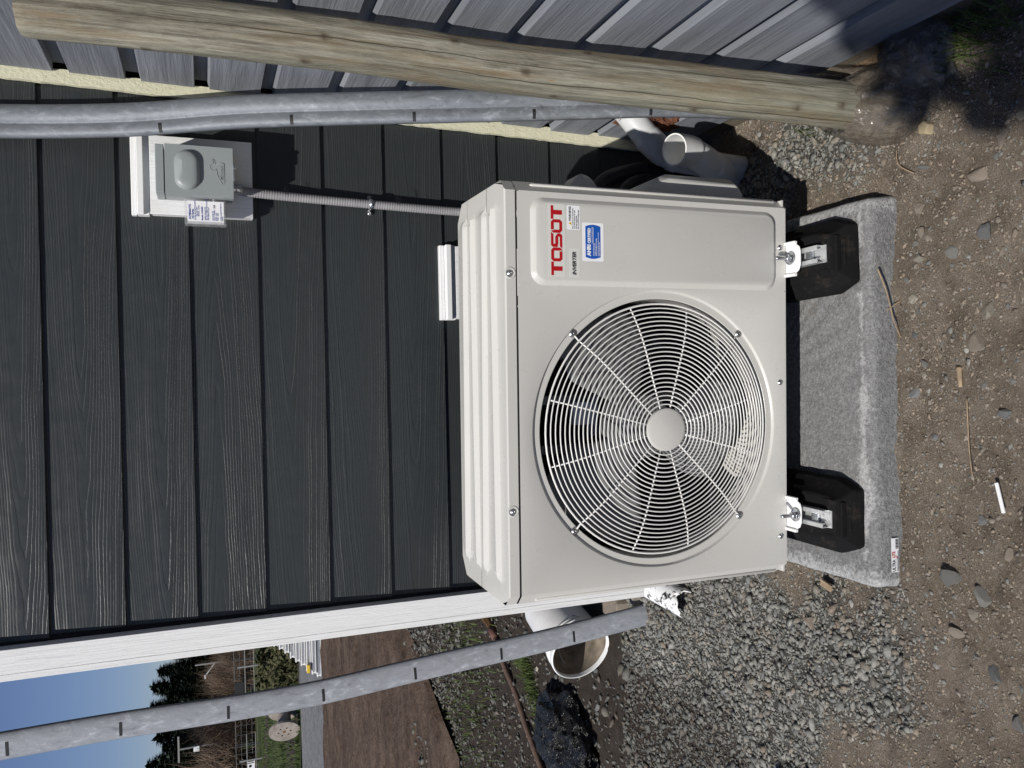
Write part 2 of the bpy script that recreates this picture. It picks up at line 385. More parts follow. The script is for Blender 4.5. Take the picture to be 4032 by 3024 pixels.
M_wire = plain('wire_coating', (.74, .73, .70), .3, 0, .03); M_coil = plain('coil_fins', (.006, .008, .012), .7, 0, .4, 60, spec=.1); M_inner = plain('inner_steel', (.22, .22, .215), .45, .2, .15, 12)
M_blade = plain('fan_plastic', (.17, .175, .175), .45, 0, .12, 20, .0004, 90); M_motor = plain('dark_motor', (.012, .012, .012), .6)
M_dark = plain('dark_core', (.015, .015, .016), .9); M_concrete = plain('foundation_concrete', (.22, .21, .195), .9, 0, .25, 9, .004, 60)
M_pvc = plain('grey_pvc', (.55, .56, .57), .4, 0, .1, 14, .0004, 50); M_rust = plain('rusty_foam', (.16, .062, .032), .95, 0, .45, 60, .01, 110)
M_hose = plain('black_hose', (.02, .02, .022), .45, 0, .2, 40); M_bucket = plain('bucket_plastic', (.76, .76, .75), .4, 0, .08, 9)
M_bag = plain('black_bag', (.015, .0145, .0135), .26, 0, .3, 20, .035, 34, .3); M_poleW = plain('rusty_handle', (.11, .07, .05), .8, 0, .3, 30, .002, 90)
M_bristle = plain('broom_bristle', (.20, .11, .05), .85, 0, .4, 80); M_twig = plain('dry_twig', (.3, .22, .14), .9, 0, .3, 60)
M_reel = mat_roughsawn('reel_wood', (.17, .145, .125), (.33, .29, .25), (3, 30, 30), .003); M_sill = mat_roughsawn('sill_wood', (.07, .06, .045), (.17, .145, .11), (40, 2, 40))
M_gravel = mat_attr('gravel_stones', .9, .003, 130); M_film1 = mat_plastic_film('clear_film', (.185, .155, .12), .72, .10); M_film2 = mat_plastic_film('cloudy_film', (.15, .15, .15), .55, .25)
M_clear = mat_plastic_film('clear_case', (.7, .72, .72), .22, .08)
M_conifer = mat_leaf('conifer_needles', (.014, .022, .014), (.04, .055, .033)); M_bush = mat_leaf('bare_twigs', (.10, .07, .05), (.22, .16, .115))
M_bark = plain('bark', (.07, .05, .04), .9, 0, .3, 12); M_bramble = mat_leaf('bramble_leaf', (.02, .032, .01), (.10, .085, .04)); M_blade_g = mat_leaf('grass_blade', (.038, .062, .014), (.09, .12, .035))
M_fence = plain('fence_steel', (.09, .09, .09), .6, .3, .2, 6); M_palepost = plain('pale_post', (.24, .235, .225), .7)
M_drygrass = plain('dry_grass', (.17, .115, .07), .9, 0, .35, 90)

# ---------------------------------------------------------------- the ground and the land behind
def fbm(x, y, seed, octs):
    h = np.zeros_like(x); r = np.random.default_rng(seed)
    for a, L in octs:
        for _ in range(5):
            th = r.uniform(0, 2*PI); k = 2*PI/(L*r.uniform(.7, 1.4)); ph = r.uniform(0, 2*PI)
            h = h + a*.45*np.sin(k*(x*math.cos(th)+y*math.sin(th))+ph + .8*np.sin(k*.6*(x*math.sin(th)-y*math.cos(th))+ph*2))
    return h
def sstep(a, b, x):
    t = np.clip((x-a)/(b-a), 0, 1); return t*t*(3-2*t)
def gravel_mask(x, y):
    w = fbm(x, y, 5, [(.10, .7), (.06, .22)])
    right = sstep(.26, .10, np.hypot((x-.66)*1.15, (y-.17)*.62)+w*.6)
    left = sstep(-.46, -.62, x+w*.8)*sstep(-.30, -.12, y+(x+.6)*.55+w*.8)
    return np.clip(np.maximum(right, left), 0, 1)
def damp_mask(x, y):
    w = fbm(x, y, 9, [(.22, 1.1), (.10, .35)])
    a = sstep(-.82, -1.05, x+w*.5)*sstep(.62, .85, y+w)      # dark earth beyond the house corner
    return np.clip(a, 0, 1)*.85
def height(x, y):
    near = sstep(14, 5, np.hypot(x, y))
    h = fbm(x, y, 3, [(.006, .45), (.004, .16), (.0022, .06)])
    return h*near
def axis(lo, hi, step, far):
    a = list(np.arange(lo, hi+1e-6, step)); s = step
    b = [lo]; 
    while b[-1] > -far: s *= 1.16; b.append(b[-1]-s)
    s = step; c = [hi]
    while c[-1] < far: s *= 1.16; c.append(c[-1]+s)
    return np.array(b[:0:-1]+a+c[1:])
xs = axis(-2.0, 1.0, .0125, 400); ys = axis(-.8, 1.3, .0125, 400)
X, Y = np.meshgrid(xs, ys); Zg = G + height(X, Y)
me = bpy.data.meshes.new('ground'); nx, ny = len(xs), len(ys)
I = np.arange(nx*ny).reshape(ny, nx)
quads = np.stack([I[:-1,:-1], I[:-1,1:], I[1:,1:], I[1:,:-1]], -1).reshape(-1, 4)
me.vertices.add(nx*ny); me.vertices.foreach_set('co', np.stack([X, Y, Zg], -1).ravel())
me.loops.add(quads.size); me.loops.foreach_set('vertex_index', quads.ravel().astype(np.int32))
me.polygons.add(len(quads)); me.polygons.foreach_set('loop_start', np.arange(0, quads.size, 4, dtype=np.int32)); me.polygons.foreach_set('loop_total', np.full(len(quads), 4, np.int32))
me.update(); me.validate()
for nm_, fn in (('gravel', gravel_mask), ('damp', damp_mask)):
    a = me.attributes.new(nm_, 'FLOAT', 'POINT'); a.data.foreach_set('value', fn(X, Y).ravel().astype(np.float32))
smooth_me(me)
tag(obj('ground', me, M_ground), kind='structure')

def sheet(name, x0, x1, y0, y1, nx_, ny_, zf, mat, warp=None):
    mb = MB(); mb.grid(nx_, ny_, lambda u, v: (lambda x, y: (x, y, G + zf(x, y)))(*(warp(u, v) if warp else (x0+(x1-x0)*u, y0+(y1-y0)*v))))
    return tag(obj(name, mb, mat, smooth=True, recalc=False), kind='structure')
_a1 = lambda x, y, s, o: float(fbm(np.array([x]), np.array([y]), s, o)[0])
def fieldwarp(u, v):
    x = -34 + 36*u**.6
    near = 5.3 + (x+2.0)*4.0 if x > -2.4 else 3.7 + (-2.4-x)*.05
    near = max(3.7, min(7.5, near)) + .12*math.sin(x*5)+.08*math.sin(x*13)
    return x, near + (10.75-near)*v
def fieldz(x, y):
    return .012 + .035*math.sin(min(1, max(0, (y-3.7)/.5))*PI) + _a1(x, y, 21, [(.014, .9), (.012, .3)]) + .014
sheet('tilled_field', 0, 0, 0, 0, 150, 60, fieldz, M_soil, fieldwarp)
sheet('gravel_lane', -45, 12, 10.75, 14.15, 40, 8, lambda x, y: .012 + .01*math.sin(x), M_lane)
sheet('grass_verge', -60, 15, 14.15, 30, 60, 30, lambda x, y: .02 + .03*math.sin(x*.7+y), M_grass)
sheet('far_meadow', -140, 60, 30, 110, 20, 12, lambda x, y: .03, M_grass)

# pebbles: nobody could count them -> one object of real stones
ICO_V = None
def ico():
    bm = bmesh.new(); bmesh.ops.create_icosphere(bm, subdivisions=1, radius=1)
    v = np.array([p.co[:] for p in bm.verts]); f = np.array([[q.index for q in p.verts] for p in bm.faces]); bm.free(); return v, f
IV, IF = ico()
def pebbles(name, P, R, C, mat, jag=.36, flat=(.45, .85), sink=.25):
    n = len(P); V = np.repeat(IV[None], n, 0)*(1+RNG.uniform(-jag, jag, (n, len(IV), 1)))
    for _ in range(4):
        nn = RNG.normal(0, 1, (n, 1, 3)); nn /= np.linalg.norm(nn, axis=2, keepdims=True); dd = RNG.uniform(.25, .7, (n, 1))
        e = np.maximum(0, (V*nn).sum(2)-dd); V = V - nn*e[..., None]
    V = V*np.stack([RNG.uniform(1.0, 1.55, n), RNG.uniform(.8, 1.25, n), RNG.uniform(*flat, n)], -1)[:, None]
    q = RNG.uniform(0, 2*PI, n); tl = RNG.normal(0, .35, n)
    c, s = np.cos(tl), np.sin(tl); x = V[..., 0]*c[:, None]-V[..., 2]*s[:, None]; z = V[..., 0]*s[:, None]+V[..., 2]*c[:, None]; V = np.stack([x, V[..., 1], z], -1)
    c, s = np.cos(q), np.sin(q); x = V[..., 0]*c[:, None]-V[..., 1]*s[:, None]; y = V[..., 0]*s[:, None]+V[..., 1]*c[:, None]; V = np.stack([x, y, V[..., 2]], -1)
    V = V*R[:, None, None]; P = P.copy(); P[:, 2] += R*(sink-.42*(1-gravel_mask(P[:, 0], P[:, 1]))*(P[:, 1] < 3.4)); V = V + P[:, None]
    F = IF[None] + (np.arange(n)*len(IV))[:, None, None]; F = F.reshape(-1, 3)
    me = bpy.data.meshes.new(name); me.vertices.add(n*len(IV)); me.vertices.foreach_set('co', V.ravel())
    me.loops.add(F.size); me.loops.foreach_set('vertex_index', F.ravel().astype(np.int32))
    me.polygons.add(len(F)); me.polygons.foreach_set('loop_start', np.arange(0, F.size, 3, dtype=np.int32)); me.polygons.foreach_set('loop_total', np.full(len(F), 3, np.int32))
    me.update(); me.validate()
    a = me.attributes.new('col', 'FLOAT_COLOR', 'POINT')
    cc = np.repeat(np.concatenate([C, np.ones((n, 1))], 1), len(IV), 0); a.data.foreach_set('color', cc.ravel().astype(np.float32))
    return tag(obj(name, me, mat), kind='stuff')
def stone_cols(n, g):
    base = np.array([[.225, .222, .20], [.185, .184, .17], [.24, .234, .208], [.165, .167, .158], [.275, .267, .24], [.22, .198, .163]])
    dirt = np.array([[.225, .188, .152], [.20, .163, .13], [.225, .195, .16], [.245, .215, .182], [.2, .186, .168], [.205, .17, .135]])
    k = RNG.integers(0, 6, n); C = np.where((RNG.random(n) < g)[:, None], base[k], dirt[k]); return C*RNG.uniform(.75, 1.2, (n, 1))
def scatter(n, x0, x1, y0, y1, rm, rs, rmax, dens):
    x = RNG.uniform(x0, x1, n); y = RNG.uniform(y0, y1, n); keep = RNG.random(n) < dens(x, y)
    keep &= ~((y > .70) & (x > -.66)) & ~(x > .86) & ~((abs(x+1.06-.33*(y-1.53)) < .15) & (y > 1.28) & (y < 1.74))
    x, y = x[keep], y[keep]; n = len(x); R = np.minimum(rmax, rm*np.exp(RNG.normal(0, rs, n)))
    g = gravel_mask(x, y); R = R*(.75+.45*g)
    return np.stack([x, y, G+height(x, y)], -1), R, stone_cols(n, .25+.7*g)*(1-.45*damp_mask(x, y))[:, None]
g1 = scatter(84000, -2.1, .9, -.75, 1.25, .0042, .48, .014, lambda x, y: .42+.58*gravel_mask(x, y)-.4*damp_mask(x, y))
g2 = scatter(26000, -4.5, -.2, 1.2, 4.2, .0075, .45, .022, lambda x, y: np.clip(.55-.3*damp_mask(x, y), 0, 1))
g3 = scatter(14000, -7, -1.5, 3.6, 5.2, .009, .45, .026, lambda x, y: .5+0*x)
PP, RR, CC = [np.concatenate([a, b, c]) for a, b, c in zip(g1, g2, g3)]
pebbles('gravel', PP, RR, CC, M_gravel)
gs = scatter(45000, -1.9, .9, -.75, .9, .0022, .35, .005, lambda x, y: .8+0*x)
pebbles('grit', gs[0], gs[1], gs[2]*.95, M_gravel, .25)
ck_ = scatter(30000, -1.6, .88, -.75, .7, .0042, .38, .010, lambda x, y: (1-gravel_mask(x, y))*(.35+.65*sstep(-.1, .25, fbm(x, y, 41, [(.25, .5), (.2, .17)]))))
pebbles('clods', ck_[0], ck_[1], np.array([[.27, .22, .168]])*RNG.uniform(.75, 1.25, (len(ck_[1]), 1)), M_gravel, .4, (.5, .9), .12)

# ---------------------------------------------------------------- the dark house
house = thing('house', 'dark charcoal lap-sided house wall with white corner trim', 'house', (0, .667, G))
HZ = -G                                        # local z of world 0
mb = MB(); mb.box(-.66, .90, .010, .2, HZ+.02, HZ+2.75); obj('wall_core', mb, M_dark, house)
mb = MB(); mb.box(-.645, .95, .035, .22, -.1, HZ+.02); obj('foundation', mb, M_concrete, house)
mb = MB(); mb.box(-.685, -.66, .022, 6, HZ+.06, HZ+2.75); obj('side_wall', mb, M_siding, house)
rr = random.Random(3)
for k in range(-4, 11):
    zb = 1.785-.1781*k+HZ; zt = zb+.195
    x0 = -.598+rr.uniform(-.004, .004); x1 = .790+.022*(zb-HZ)+rr.uniform(-.005, .004)
    mb = MB(); L = x1-x0
    # lap plank: lower edge proud, leaning back to its upper edge
    mb.prism([(0, 0, 0), (0, .0085, 0), (0, .0195, zt-zb), (0, .0100, zt-zb)], (L, 0, 0))
    o = obj('plank', mb, M_siding, house, bevel=.0012); o.location = (x0, -.0005, zb)
mb = MB(); mb.box(-.6705, -.609, -.030, .010, HZ+.063, HZ+2.75); obj('corner_board', mb, M_trim, house, bevel=.0015)
mb = MB(); mb.box(-.6885, -.6715, -.0285, .09, HZ+.063, HZ+2.75); obj('side_board', mb, M_trim, house, bevel=.0015)

# ---------------------------------------------------------------- the slate blue building on the right
shed = thing('shed', 'slate blue channel-board building meeting the dark house at the corner', 'building', (.8125, .650, 0), (0, .020, 0))
rr = random.Random(5)
for k in range(-1, 15):
    zb = .057+.1685*k
    mb = MB(); prof = [(0, .0), (0, .131), (.022, .137), (.022, .1705), (.032, .1705), (.032, 0)]
    bj = rr.uniform(-.0015, .0015)
    mb.prism([(x+bj, 0, z) for x, z in prof], (0, -3.4+rr.uniform(0, .01), 0))
    o = obj('board', mb, M_slate, shed, bevel=.0012); o.location = (.0, rr.uniform(-.006, .001), zb)
mb = MB(); mb.box(.034, .9, -3.4, .3, -.12, 2.6); obj('wall_core', mb, M_dark, shed)
# rough cream strip filling the inside corner, its edge a little ragged
mb = MB(); nz = 140
Lp, Rp = [], []
for i in range(nz):
    z = -.08+2.6*i/(nz-1); Lp.append((-.030+rr.uniform(-.0012, .0012)+.003*(z > 1.0), z)); Rp.append((.010+rr.uniform(-.0015, .001), z))
loops = [[(a[0], .002, a[1]), (b[0], .002, b[1]), (b[0], .016, b[1]), (a[0], .016, a[1])] for a, b in zip(Lp, Rp)]
mb.loft(loops, True, True, True); obj('corner_strip', mb, M_cream, shed)
mb = MB(); mb.box(.012, .06, -3.3, .0, -.21, -.118); obj('sill_beam', mb, M_sill, shed, bevel=.004)

# ---------------------------------------------------------------- outdoor heat pump unit
W2, CH, HS, HT, DP = .4825, .025, .740, .767, .352
unit = thing('outdoor_unit', 'beige-white outdoor heat pump unit with a round fan guard', 'heat pump', (0, 0, 0), (0, d2(.113), d2(-1.28)))
FX, FZ = -.0927, .3725
def rect_pt(cx, cz, th, x0, x1, z0, z1):
    c, s = math.cos(th), math.sin(th); t = 1e9
    if c > 1e-9: t = min(t, (x1-cx)/c)
    if c < -1e-9: t = min(t, (x0-cx)/c)
    if s > 1e-9: t = min(t, (z1-cz)/s)
    if s < -1e-9: t = min(t, (z0-cz)/s)
    return cx+c*t, cz+s*t
SX = .2445; FL, FR = -(W2-CH), W2-CH
mb = MB(); n = 180; corners = [math.atan2(z-FZ, x-FX) for x in (FL, SX) for z in (0, HS-.0025)]
ths = sorted([2*PI*k/n - PI for k in range(n)] + corners)
prof = [(.313, .030), (.313, .0080), (.3145, .0066), (.3295, .0064), (.3315, .0050), (.3338, .0006), (.3352, 0)]
loops = [[(FX+r*math.cos(t), y, FZ+r*math.sin(t)) for t in ths] for r, y in prof]
loops.append([(lambda p: (p[0], 0, p[1]))(rect_pt(FX, FZ, t, FL, SX, 0, HS-.0025)) for t in ths])
mb.loft(loops)
# right service panel: raised field with rounded corners
def rrect(x0, x1, z0, z1, r, m=10):
    pts = []
    for cx, cz, a in ((x1-r, z1-r, 0), (x0+r, z1-r, 90), (x0+r, z0+r, 180), (x1-r, z0+r, 270)):
        pts += [(cx+r*math.cos(d2(a+90*k/m)), cz+r*math.sin(d2(a+90*k/m))) for k in range(m+1)]
    return pts
B0, B1, Bz0, Bz1 = .2462, .4445, .033, .706
lev = [(.0, 0, .032), (.0015, -.0010, .031), (.0095, -.0083, .025), (.0125, -.0095, .022)]
loops = [[(x, y, z) for x, z in rrect(B0+i, B1-i, Bz0+i, Bz1-i, r)] for i, y, r in lev]
cx, cz = (B0+B1)/2, (Bz0+Bz1)/2
outer = []
for x, z in rrect(B0, B1, Bz0, Bz1, .032):
    # nearest point of the outer rectangle
    dx0, dx1, dz0, dz1 = x-SX, FR-x, z-0, HS-.0025-z
    mm = min((B0-SX)/(1e-6+abs(x-B0)+.001) if 0 else 1, 1)
    outer.append(rect_pt(cx, cz, math.atan2((z-cz)/(Bz1-Bz0), (x-cx)/(B1-B0)), -1, 1, -1, 1))
def sq(th_x, th_z):
    return th_x, th_z
outer = []
for x, z in rrect(B0, B1, Bz0, Bz1, .032):
    u = (x-cx)/((B1-B0)/2); v = (z-cz)/((Bz1-Bz0)/2); mmx = max(abs(u), abs(v)); u, v = u/mmx, v/mmx
    X_ = SX if u < 0 else FR; Z_ = 0 if v < 0 else HS-.0025
    outer.append((cx + abs(u)*(X_-cx), 0, cz + abs(v)*(Z_-cz)))
mb.loft([outer]+loops, True, False, True)
# bent side returns
for s in (-1, 1):
    for (xa, ya, xb, yb) in ((s*FR, 0, s*W2, CH), (s*W2, CH, s*W2, CH+.05)):
        mb.add([(xa, ya, 0 if ya == 0 else .019), (xb, yb, .019), (xb, yb, HS-.0025), (xa, ya, HS-.0025)], [(0,1,2,3)])
mb.add([(FL, 0, 0), (FR, 0, 0), (FR, .012, 0), (FL, .012, 0)], [(0,1,2,3)])
fp = obj('front_panel', mb, M_unit, unit, smooth=True)
m = fp.modifiers.new('es', 'EDGE_SPLIT'); m.split_angle = d2(28)
mb = MB()
for s in (-1, 1): mb.box(s*W2-.001, s*W2+.001, CH+.05, DP-.012, .012, HS-.0025)
mb.box(-W2, W2, DP-.03, DP-.028, .012, .02); obj('side_panel', mb, M_unit, unit)
# long pressed rib along each bent return
for s in (-1, 1):
    c_ = Vector((s*(FR+.017), .0165, 0)); mb = MB()
    mb.tube([(c_.x, c_.y, .022+.0), (c_.x, c_.y, .026), (c_.x, c_.y, .695), (c_.x, c_.y, .70)], [.001, .0042, .0042, .001], 8)
    obj('pressed_rib', mb, M_unit, unit, smooth=True)
# inside
mb = MB(); mb.box(-.47, .22, DP-.035, DP-.031, .02, .735)
for k in range(46): mb.box(-.465+.0148*k, -.4642+.0148*k+.0042, DP-.045, DP-.036, .02, .735)
obj('coil', mb, M_coil, unit)
mb = MB()
for k in range(9): mb.tube([(-.45+.078*k, DP-.05, .03), (-.45+.078*k, DP-.05, .73)], .0022, 6)
obj('coil_guard', mb, M_motor, unit)
mb = MB(); mb.box(-.478, .478, .004, DP-.03, .004, .008); obj('base_pan', mb, M_unit, unit)
mb = MB(); mb.box(.222, .224, .035, DP-.05, .01, .735); obj('inner_wall', mb, M_dark, unit)
mb = MB(); mb.box(-.4795, -.4785, .03, DP-.02, .01, .735); obj('inner_wall', mb, M_dark, unit)
mb = MB(); mb.box(-.47, .47, .03, DP-.02, .733, .736); obj('inner_roof', mb, M_dark, unit)
mb = MB(); loops = [[(FX+r*math.cos(2*PI*k/96), y, FZ+r*math.sin(2*PI*k/96)) for k in range(96)] for r, y in ((.3132, .0080), (.3128, .03), (.3128, .075), (.32, .085))]
mb.loft(loops); obj('shroud_ring', mb, M_unit, unit, smooth=True)
mb = MB(); mb.box(-.455, .455, .001, .006, .7385, .7415); obj('seam_strip', mb, M_dark, unit)  # dark strip added behind the seam to stand in for shade in its gap
mb = MB()
for x in (-.165, -.035): mb.box(FX+.1+x-.012, FX+.1+x+.012, .235, .25, .01, .735)
obj('motor_bracket', mb, M_inner, unit, bevel=.002)
mb = MB(); mb.box(FX-.03, FX+.075, .185, .232, FZ+.075, FZ+.079); mb.box(FX+.0, FX+.06, .205, .232, FZ+.08, FZ+.135); obj('motor_plate', mb, M_white, unit, bevel=.002)
mb = MB(); mb.lathe([(0, .16), (.05, .16), (.055, .17), (.055, .25), (0, .25)], (FX, 0, FZ), (0, 1, 0), 28); obj('motor', mb, M_motor, unit, smooth=False)
# fan: hub and three broad swept blades
fan_y = .115
hub = MB(); hub.lathe([(0, fan_y-.05), (.06, fan_y-.05), (.078, fan_y-.04), (.082, fan_y), (.082, fan_y+.05), (.01, fan_y+.05)], (FX, 0, FZ), (0, 1, 0), 40)
fan = obj('fan', hub, M_blade, unit, smooth=True); fan.modifiers.new('es', 'EDGE_SPLIT').split_angle = d2(40)
def blade(a0):
    mb = MB(); nu, nv = 14, 16
    def fn(u, v):
        r = .075+.222*v
        lead = d2(-27 - 16*v + 26*v*v); trail = d2(31 + 14*v - 8*v*v*v)
        wob = .07*math.sin(v*PI)*(u-.5)
        if u > .999 and v > .72: trail -= d2(10*(v-.72)/.28)
        th = a0 + lead + (trail-lead)*u + wob
        y = fan_y + .058*(.5-u)*(.55+.6*v) - .012*math.sin(u*PI) 
        return (FX+r*math.cos(th), y, FZ+r*math.sin(th))
    mb.grid(nu, nv, fn); return mb
for a in (19, 139, 259): obj('blade', blade(d2(a)), M_blade, fan, smooth=True, solid=.004)
# fan guard: dished wire rings, spokes and the hub cap
def gy(r): return -.024 if r < .18 else -.024 + .026*((r-.18)/.121)**2.2
mb = MB(); mb.lathe([(0, -.0300), (.045, -.0295), (.0505, -.0275), (.052, -.022), (.049, -.018), (0, -.017)], (FX, 0, FZ), (0, 1, 0), 48)
guard = obj('fan_guard', mb, M_unit, unit, smooth=True); guard.modifiers.new('es', 'EDGE_SPLIT').split_angle = d2(45)
nr = 23
for i in range(nr+1):
    r = .0605+(.3010-.0605)*i/nr; wr = .0017 if i < nr else .0026
    mb = MB(); mb.tube([(FX+r*math.cos(2*PI*k/88), gy(r), FZ+r*math.sin(2*PI*k/88)) for k in range(88)], wr, 6, close=True)
    obj('wire_ring', mb, M_wire, guard, smooth=True)
for k in range(12):
    a = d2(15+30*k); diag = k % 3 == 1
    rs = [.05, .1, .15, .19, .22, .25, .275, .292, .3015] + ([.3235] if diag else [])
    mb = MB(); mb.tube([(FX+r*math.cos(a), (gy(r)+.0032 if r < .31 else .003), FZ+r*math.sin(a)) for r in rs], .0021, 6)
    obj('spoke', mb, M_wire, guard, smooth=True)
def screw(parent, loc, ax=(0,-1,0), r=.0058):
    mb = MB(); mb.lathe([(r*1.25, 0), (r*1.25, .0008), (r, .0012), (r*.9, .0028), (r*.55, .004), (r*.3, .0042), (r*.22, .0026), (0, .0026)], loc, ax, 14)
    return obj('screw', mb, M_screw, parent, smooth=True)
for k in (45, 135, 225, 315): screw(unit, (FX+.3245*math.cos(d2(k)), .0045, FZ+.3245*math.sin(d2(k))), r=.0075)
for x, z in ((.356, .0175), (.012, .019), (-.384, .0185)): screw(unit, (x, 0, z))
# top cover with four long sloping steps pressed into it
BANDS = ((.066, .018), (.140, -.022), (.214, .020), (.286, -.014))
def hw(y):
    if y < CH: return FR+CH*(max(y, 0)/CH)
    if y > .315: return W2-.045*(y-.315)/(DP-.315)
    return W2
rows = [(0, -.0025, 0), (.005, 0, 0), (.012, 0, 0)]
for yb_, tl_ in BANDS:
    rows += [(yb_-.0115, 0, tl_), (yb_-.0102, .0008, tl_), (yb_-.0012, .0100, tl_), (yb_, .0107, tl_), (yb_+.03, .0057, tl_*.4), (yb_+.0575, .0008, 0)]
rows += [(.3505, 0, 0), (DP, 0, 0)]
xs_ = [-1+2*i/120 for i in range(121)]
def fadex(x, k):
    lim = .436-.010*(k % 2); return max(0, min(1, (lim-abs(x))/.012))
mb = MB(); V_ = []
for j, (y, h, tl) in enumerate(rows):
    for sx_ in xs_:
        x = hw(y)*sx_; V_.append((x, min(DP, y+tl*x), HT+(h*fadex(x, j//6) if h > 0 else h)))
nx_ = len(xs_)
mb.add(V_, [(j*nx_+i, j*nx_+i+1, (j+1)*nx_+i+1, (j+1)*nx_+i) for j in range(len(rows)-1) for i in range(nx_-1)])
ys_ = [DP*j/89 for j in range(90)]
rim = [(-hw(y), y) for y in ys_[::-1]] + [(hw(y), y) for y in ys_]
mb.loft([[(x, y, HT-.0025*(y < .003)) for x, y in rim], [(x, y, HS+.0022) for x, y in rim]])
cov = obj('top_cover', mb, M_unit, unit, smooth=True); cov.modifiers.new('es', 'EDGE_SPLIT').split_angle = d2(18)
for x in (.272, -.264):
    mb = MB(); mb.lathe([(.014, 0), (.012, .0012), (.009, .0012), (.0082, -.001)], (x, -.0003, .7555), (0, -1, 0), 20); o = obj('screw_boss', mb, M_unit, unit, smooth=True)
    screw(unit, (x, .0003, .7555), r=.0062)
# up mark pressed in the cover
mb = MB()
for a, b in (((-.008, 0), (.008, 0)), ((-.008, -.012), (-.008, 0)), ((.008, -.012), (.008, 0)), ((-.011, -.016), (0, -.026)), ((0, -.026), (.011, -.016))):
    mb.tube([(.085+a[0], .155+a[1], HT+.0025), (.085+b[0], .155+b[1], HT+.0025)], .0007, 5)
obj('pressed_mark', mb, M_unit, unit)
# valve cover and cable cover on the right-hand side
mb = MB()
sec = lambda z, w, y0, y1: [(W2-.004, y0, z), (W2+w*.75, y0+.004, z), (W2+w, y0+.028, z), (W2+w, y1-.02, z), (W2-.004, y1, z)]
mb.loft([sec(.075, .026, .07, .25), sec(.088, .052, .07, .25), (sec(.10, .062, .07, .25)), sec(.295, .062, .07, .25), sec(.325, .048, .07, .25), sec(.345, .02, .07, .25)], True, True, True)
obj('valve_cover', mb, M_unit, unit, bevel=.006)
mb = MB(); mb.loft([sec(.445, .012, .14, .26), sec(.475, .06, .14, .26), sec(.50, .066, .14, .26), sec(.55, .008, .14, .26)], True, True, True)
obj('cable_cover', mb, M_unit, unit, bevel=.008)
# white mounting feet below the cabinet
for x in (.325, -.325):
    mb = MB(); out = [(x-.037, .02), (x-.037, -.035), (x-.030, -.047), (x-.018, -.052), (x+.018, -.052), (x+.030, -.047), (x+.037, -.035), (x+.037, .02)]
    mb.prism([(a, b, -.0055) for a, b in out], (0, 0, .0035))
    for s in (-1, 1): mb.box(x+s*.0405-.004, x+s*.0405+.004, -.038, .02, -.0055, .004)
    mb.box(x-.04, x+.04, .02, .33, -.0055, .003)
    obj('mounting_foot', mb, M_white, unit, bevel=.0018)
# lettering and stickers on the raised service panel (its face is y = -0.0078)
FY = -.0097
def poly_letter(mb, polys):
    for p in polys: mb.prism([(x, FY-.0004, z) for x, z in p], (0, .0004, 0))
mb = MB(); mb.box(.2645, .430, FY-.00012, FY+.0001, .624, .6665); filmst = obj('brand_film', mb, M_film, unit)
lb, lt = .6315, .6595; hL = lt-lb; st = .0072
def fr(mb, x0, x1, z0, z1, gaps=()):     # squared O with cut corners
    r = .0055; o = [(x0+r, z0), (x1-r, z0), (x1, z0+r), (x1, z1-r), (x1-r, z1), (x0+r, z1), (x0, z1-r), (x0, z0+r)]
    q = st; i = [(x0+q+.001, z0+q), (x1-q-.001, z0+q), (x1-q, z0+q+.001), (x1-q, z1-q-.001), (x1-q-.001, z1-q), (x0+q+.001, z1-q), (x0+q, z1-q-.001), (x0+q, z0+q+.001)]
    a = [[(x, FY-.0005, z) for x, z in o], [(x, FY-.0005, z) for x, z in i]]
    mb.loft(a)
mb = MB()
T = lambda x0, x1: poly_letter(mb, [[(x0, lt), (x1, lt), (x1, lt-st*.9), (x0, lt-st*.9)], [((x0+x1)/2-.0052, lt-st*.9-.0001), ((x0+x1)/2+.0052, lt-st*.9-.0001), ((x0+x1)/2+.0052, lb), ((x0+x1)/2-.0052, lb)]])
w_ = .0305; x = .2685; T(x, x+w_); x += w_+.0008
fr(mb, x, x+.0315, lb, lt); slits = [(x+.0232, lb-.0002, lb+st+.0004)]; x += .0325
sx0, sx1 = x, x+.031
poly_letter(mb, [[(sx0, lt-.005), (sx0+.004, lt), (sx1+.003, lt), (sx1-.002, lt-st*.85), (sx0+.0075, lt-st*.85), (sx0+.0075, lt-st*.86), (sx0, lt-st*.86)],
                 [(sx0, lt-st*.87), (sx0+.0075, lt-st*.87), (sx0+.0075, lb+hL*.5+.0035), (sx0, lb+hL*.5-.002)],
                 [(sx0+.0002, lb+hL*.5-.0021), (sx0+.0076, lb+hL*.5+.0034), (sx1-.0076, lb+hL*.5+.0034), (sx1, lb+hL*.5-.0021), (sx1-.0076, lb+hL*.5-.0040), (sx0+.0076, lb+hL*.5-.0040)],
                 [(sx1-.0075, lb+hL*.5-.0041), (sx1, lb+hL*.5-.0022), (sx1, lb+st*.87), (sx1-.0075, lb+st*.87)],
                 [(sx0-.003, lb), (sx1-.004, lb), (sx1, lb+.005), (sx1, lb+st*.86), (sx0+.002, lb+st*.86)]])
x += .032; fr(mb, x, x+.0305, lb, lt); slits.append((x+.0058, lt-st-.0004, lt+.0002)); x += .0313; T(x, x+w_)
obj('brand_lettering', mb, M_red, filmst)
for xa, za, zb in slits:
    mb = MB(); mb.box(xa, xa+.0016, FY-.0009, FY-.0006, za, zb); obj('letter_slit', mb, M_film, filmst)
mb = MB(); mb.box(.2645, .3315, FY-.00012, FY+.0001, .588, .614); inv = obj('inverter_film', mb, M_film, unit)
text('inverter_lettering', 'INVERTER', .0125, M_greyprint, inv, (.2700, FY-.0004, .5975), FRONT, sx=.95, shear=.22, bold=.00055)
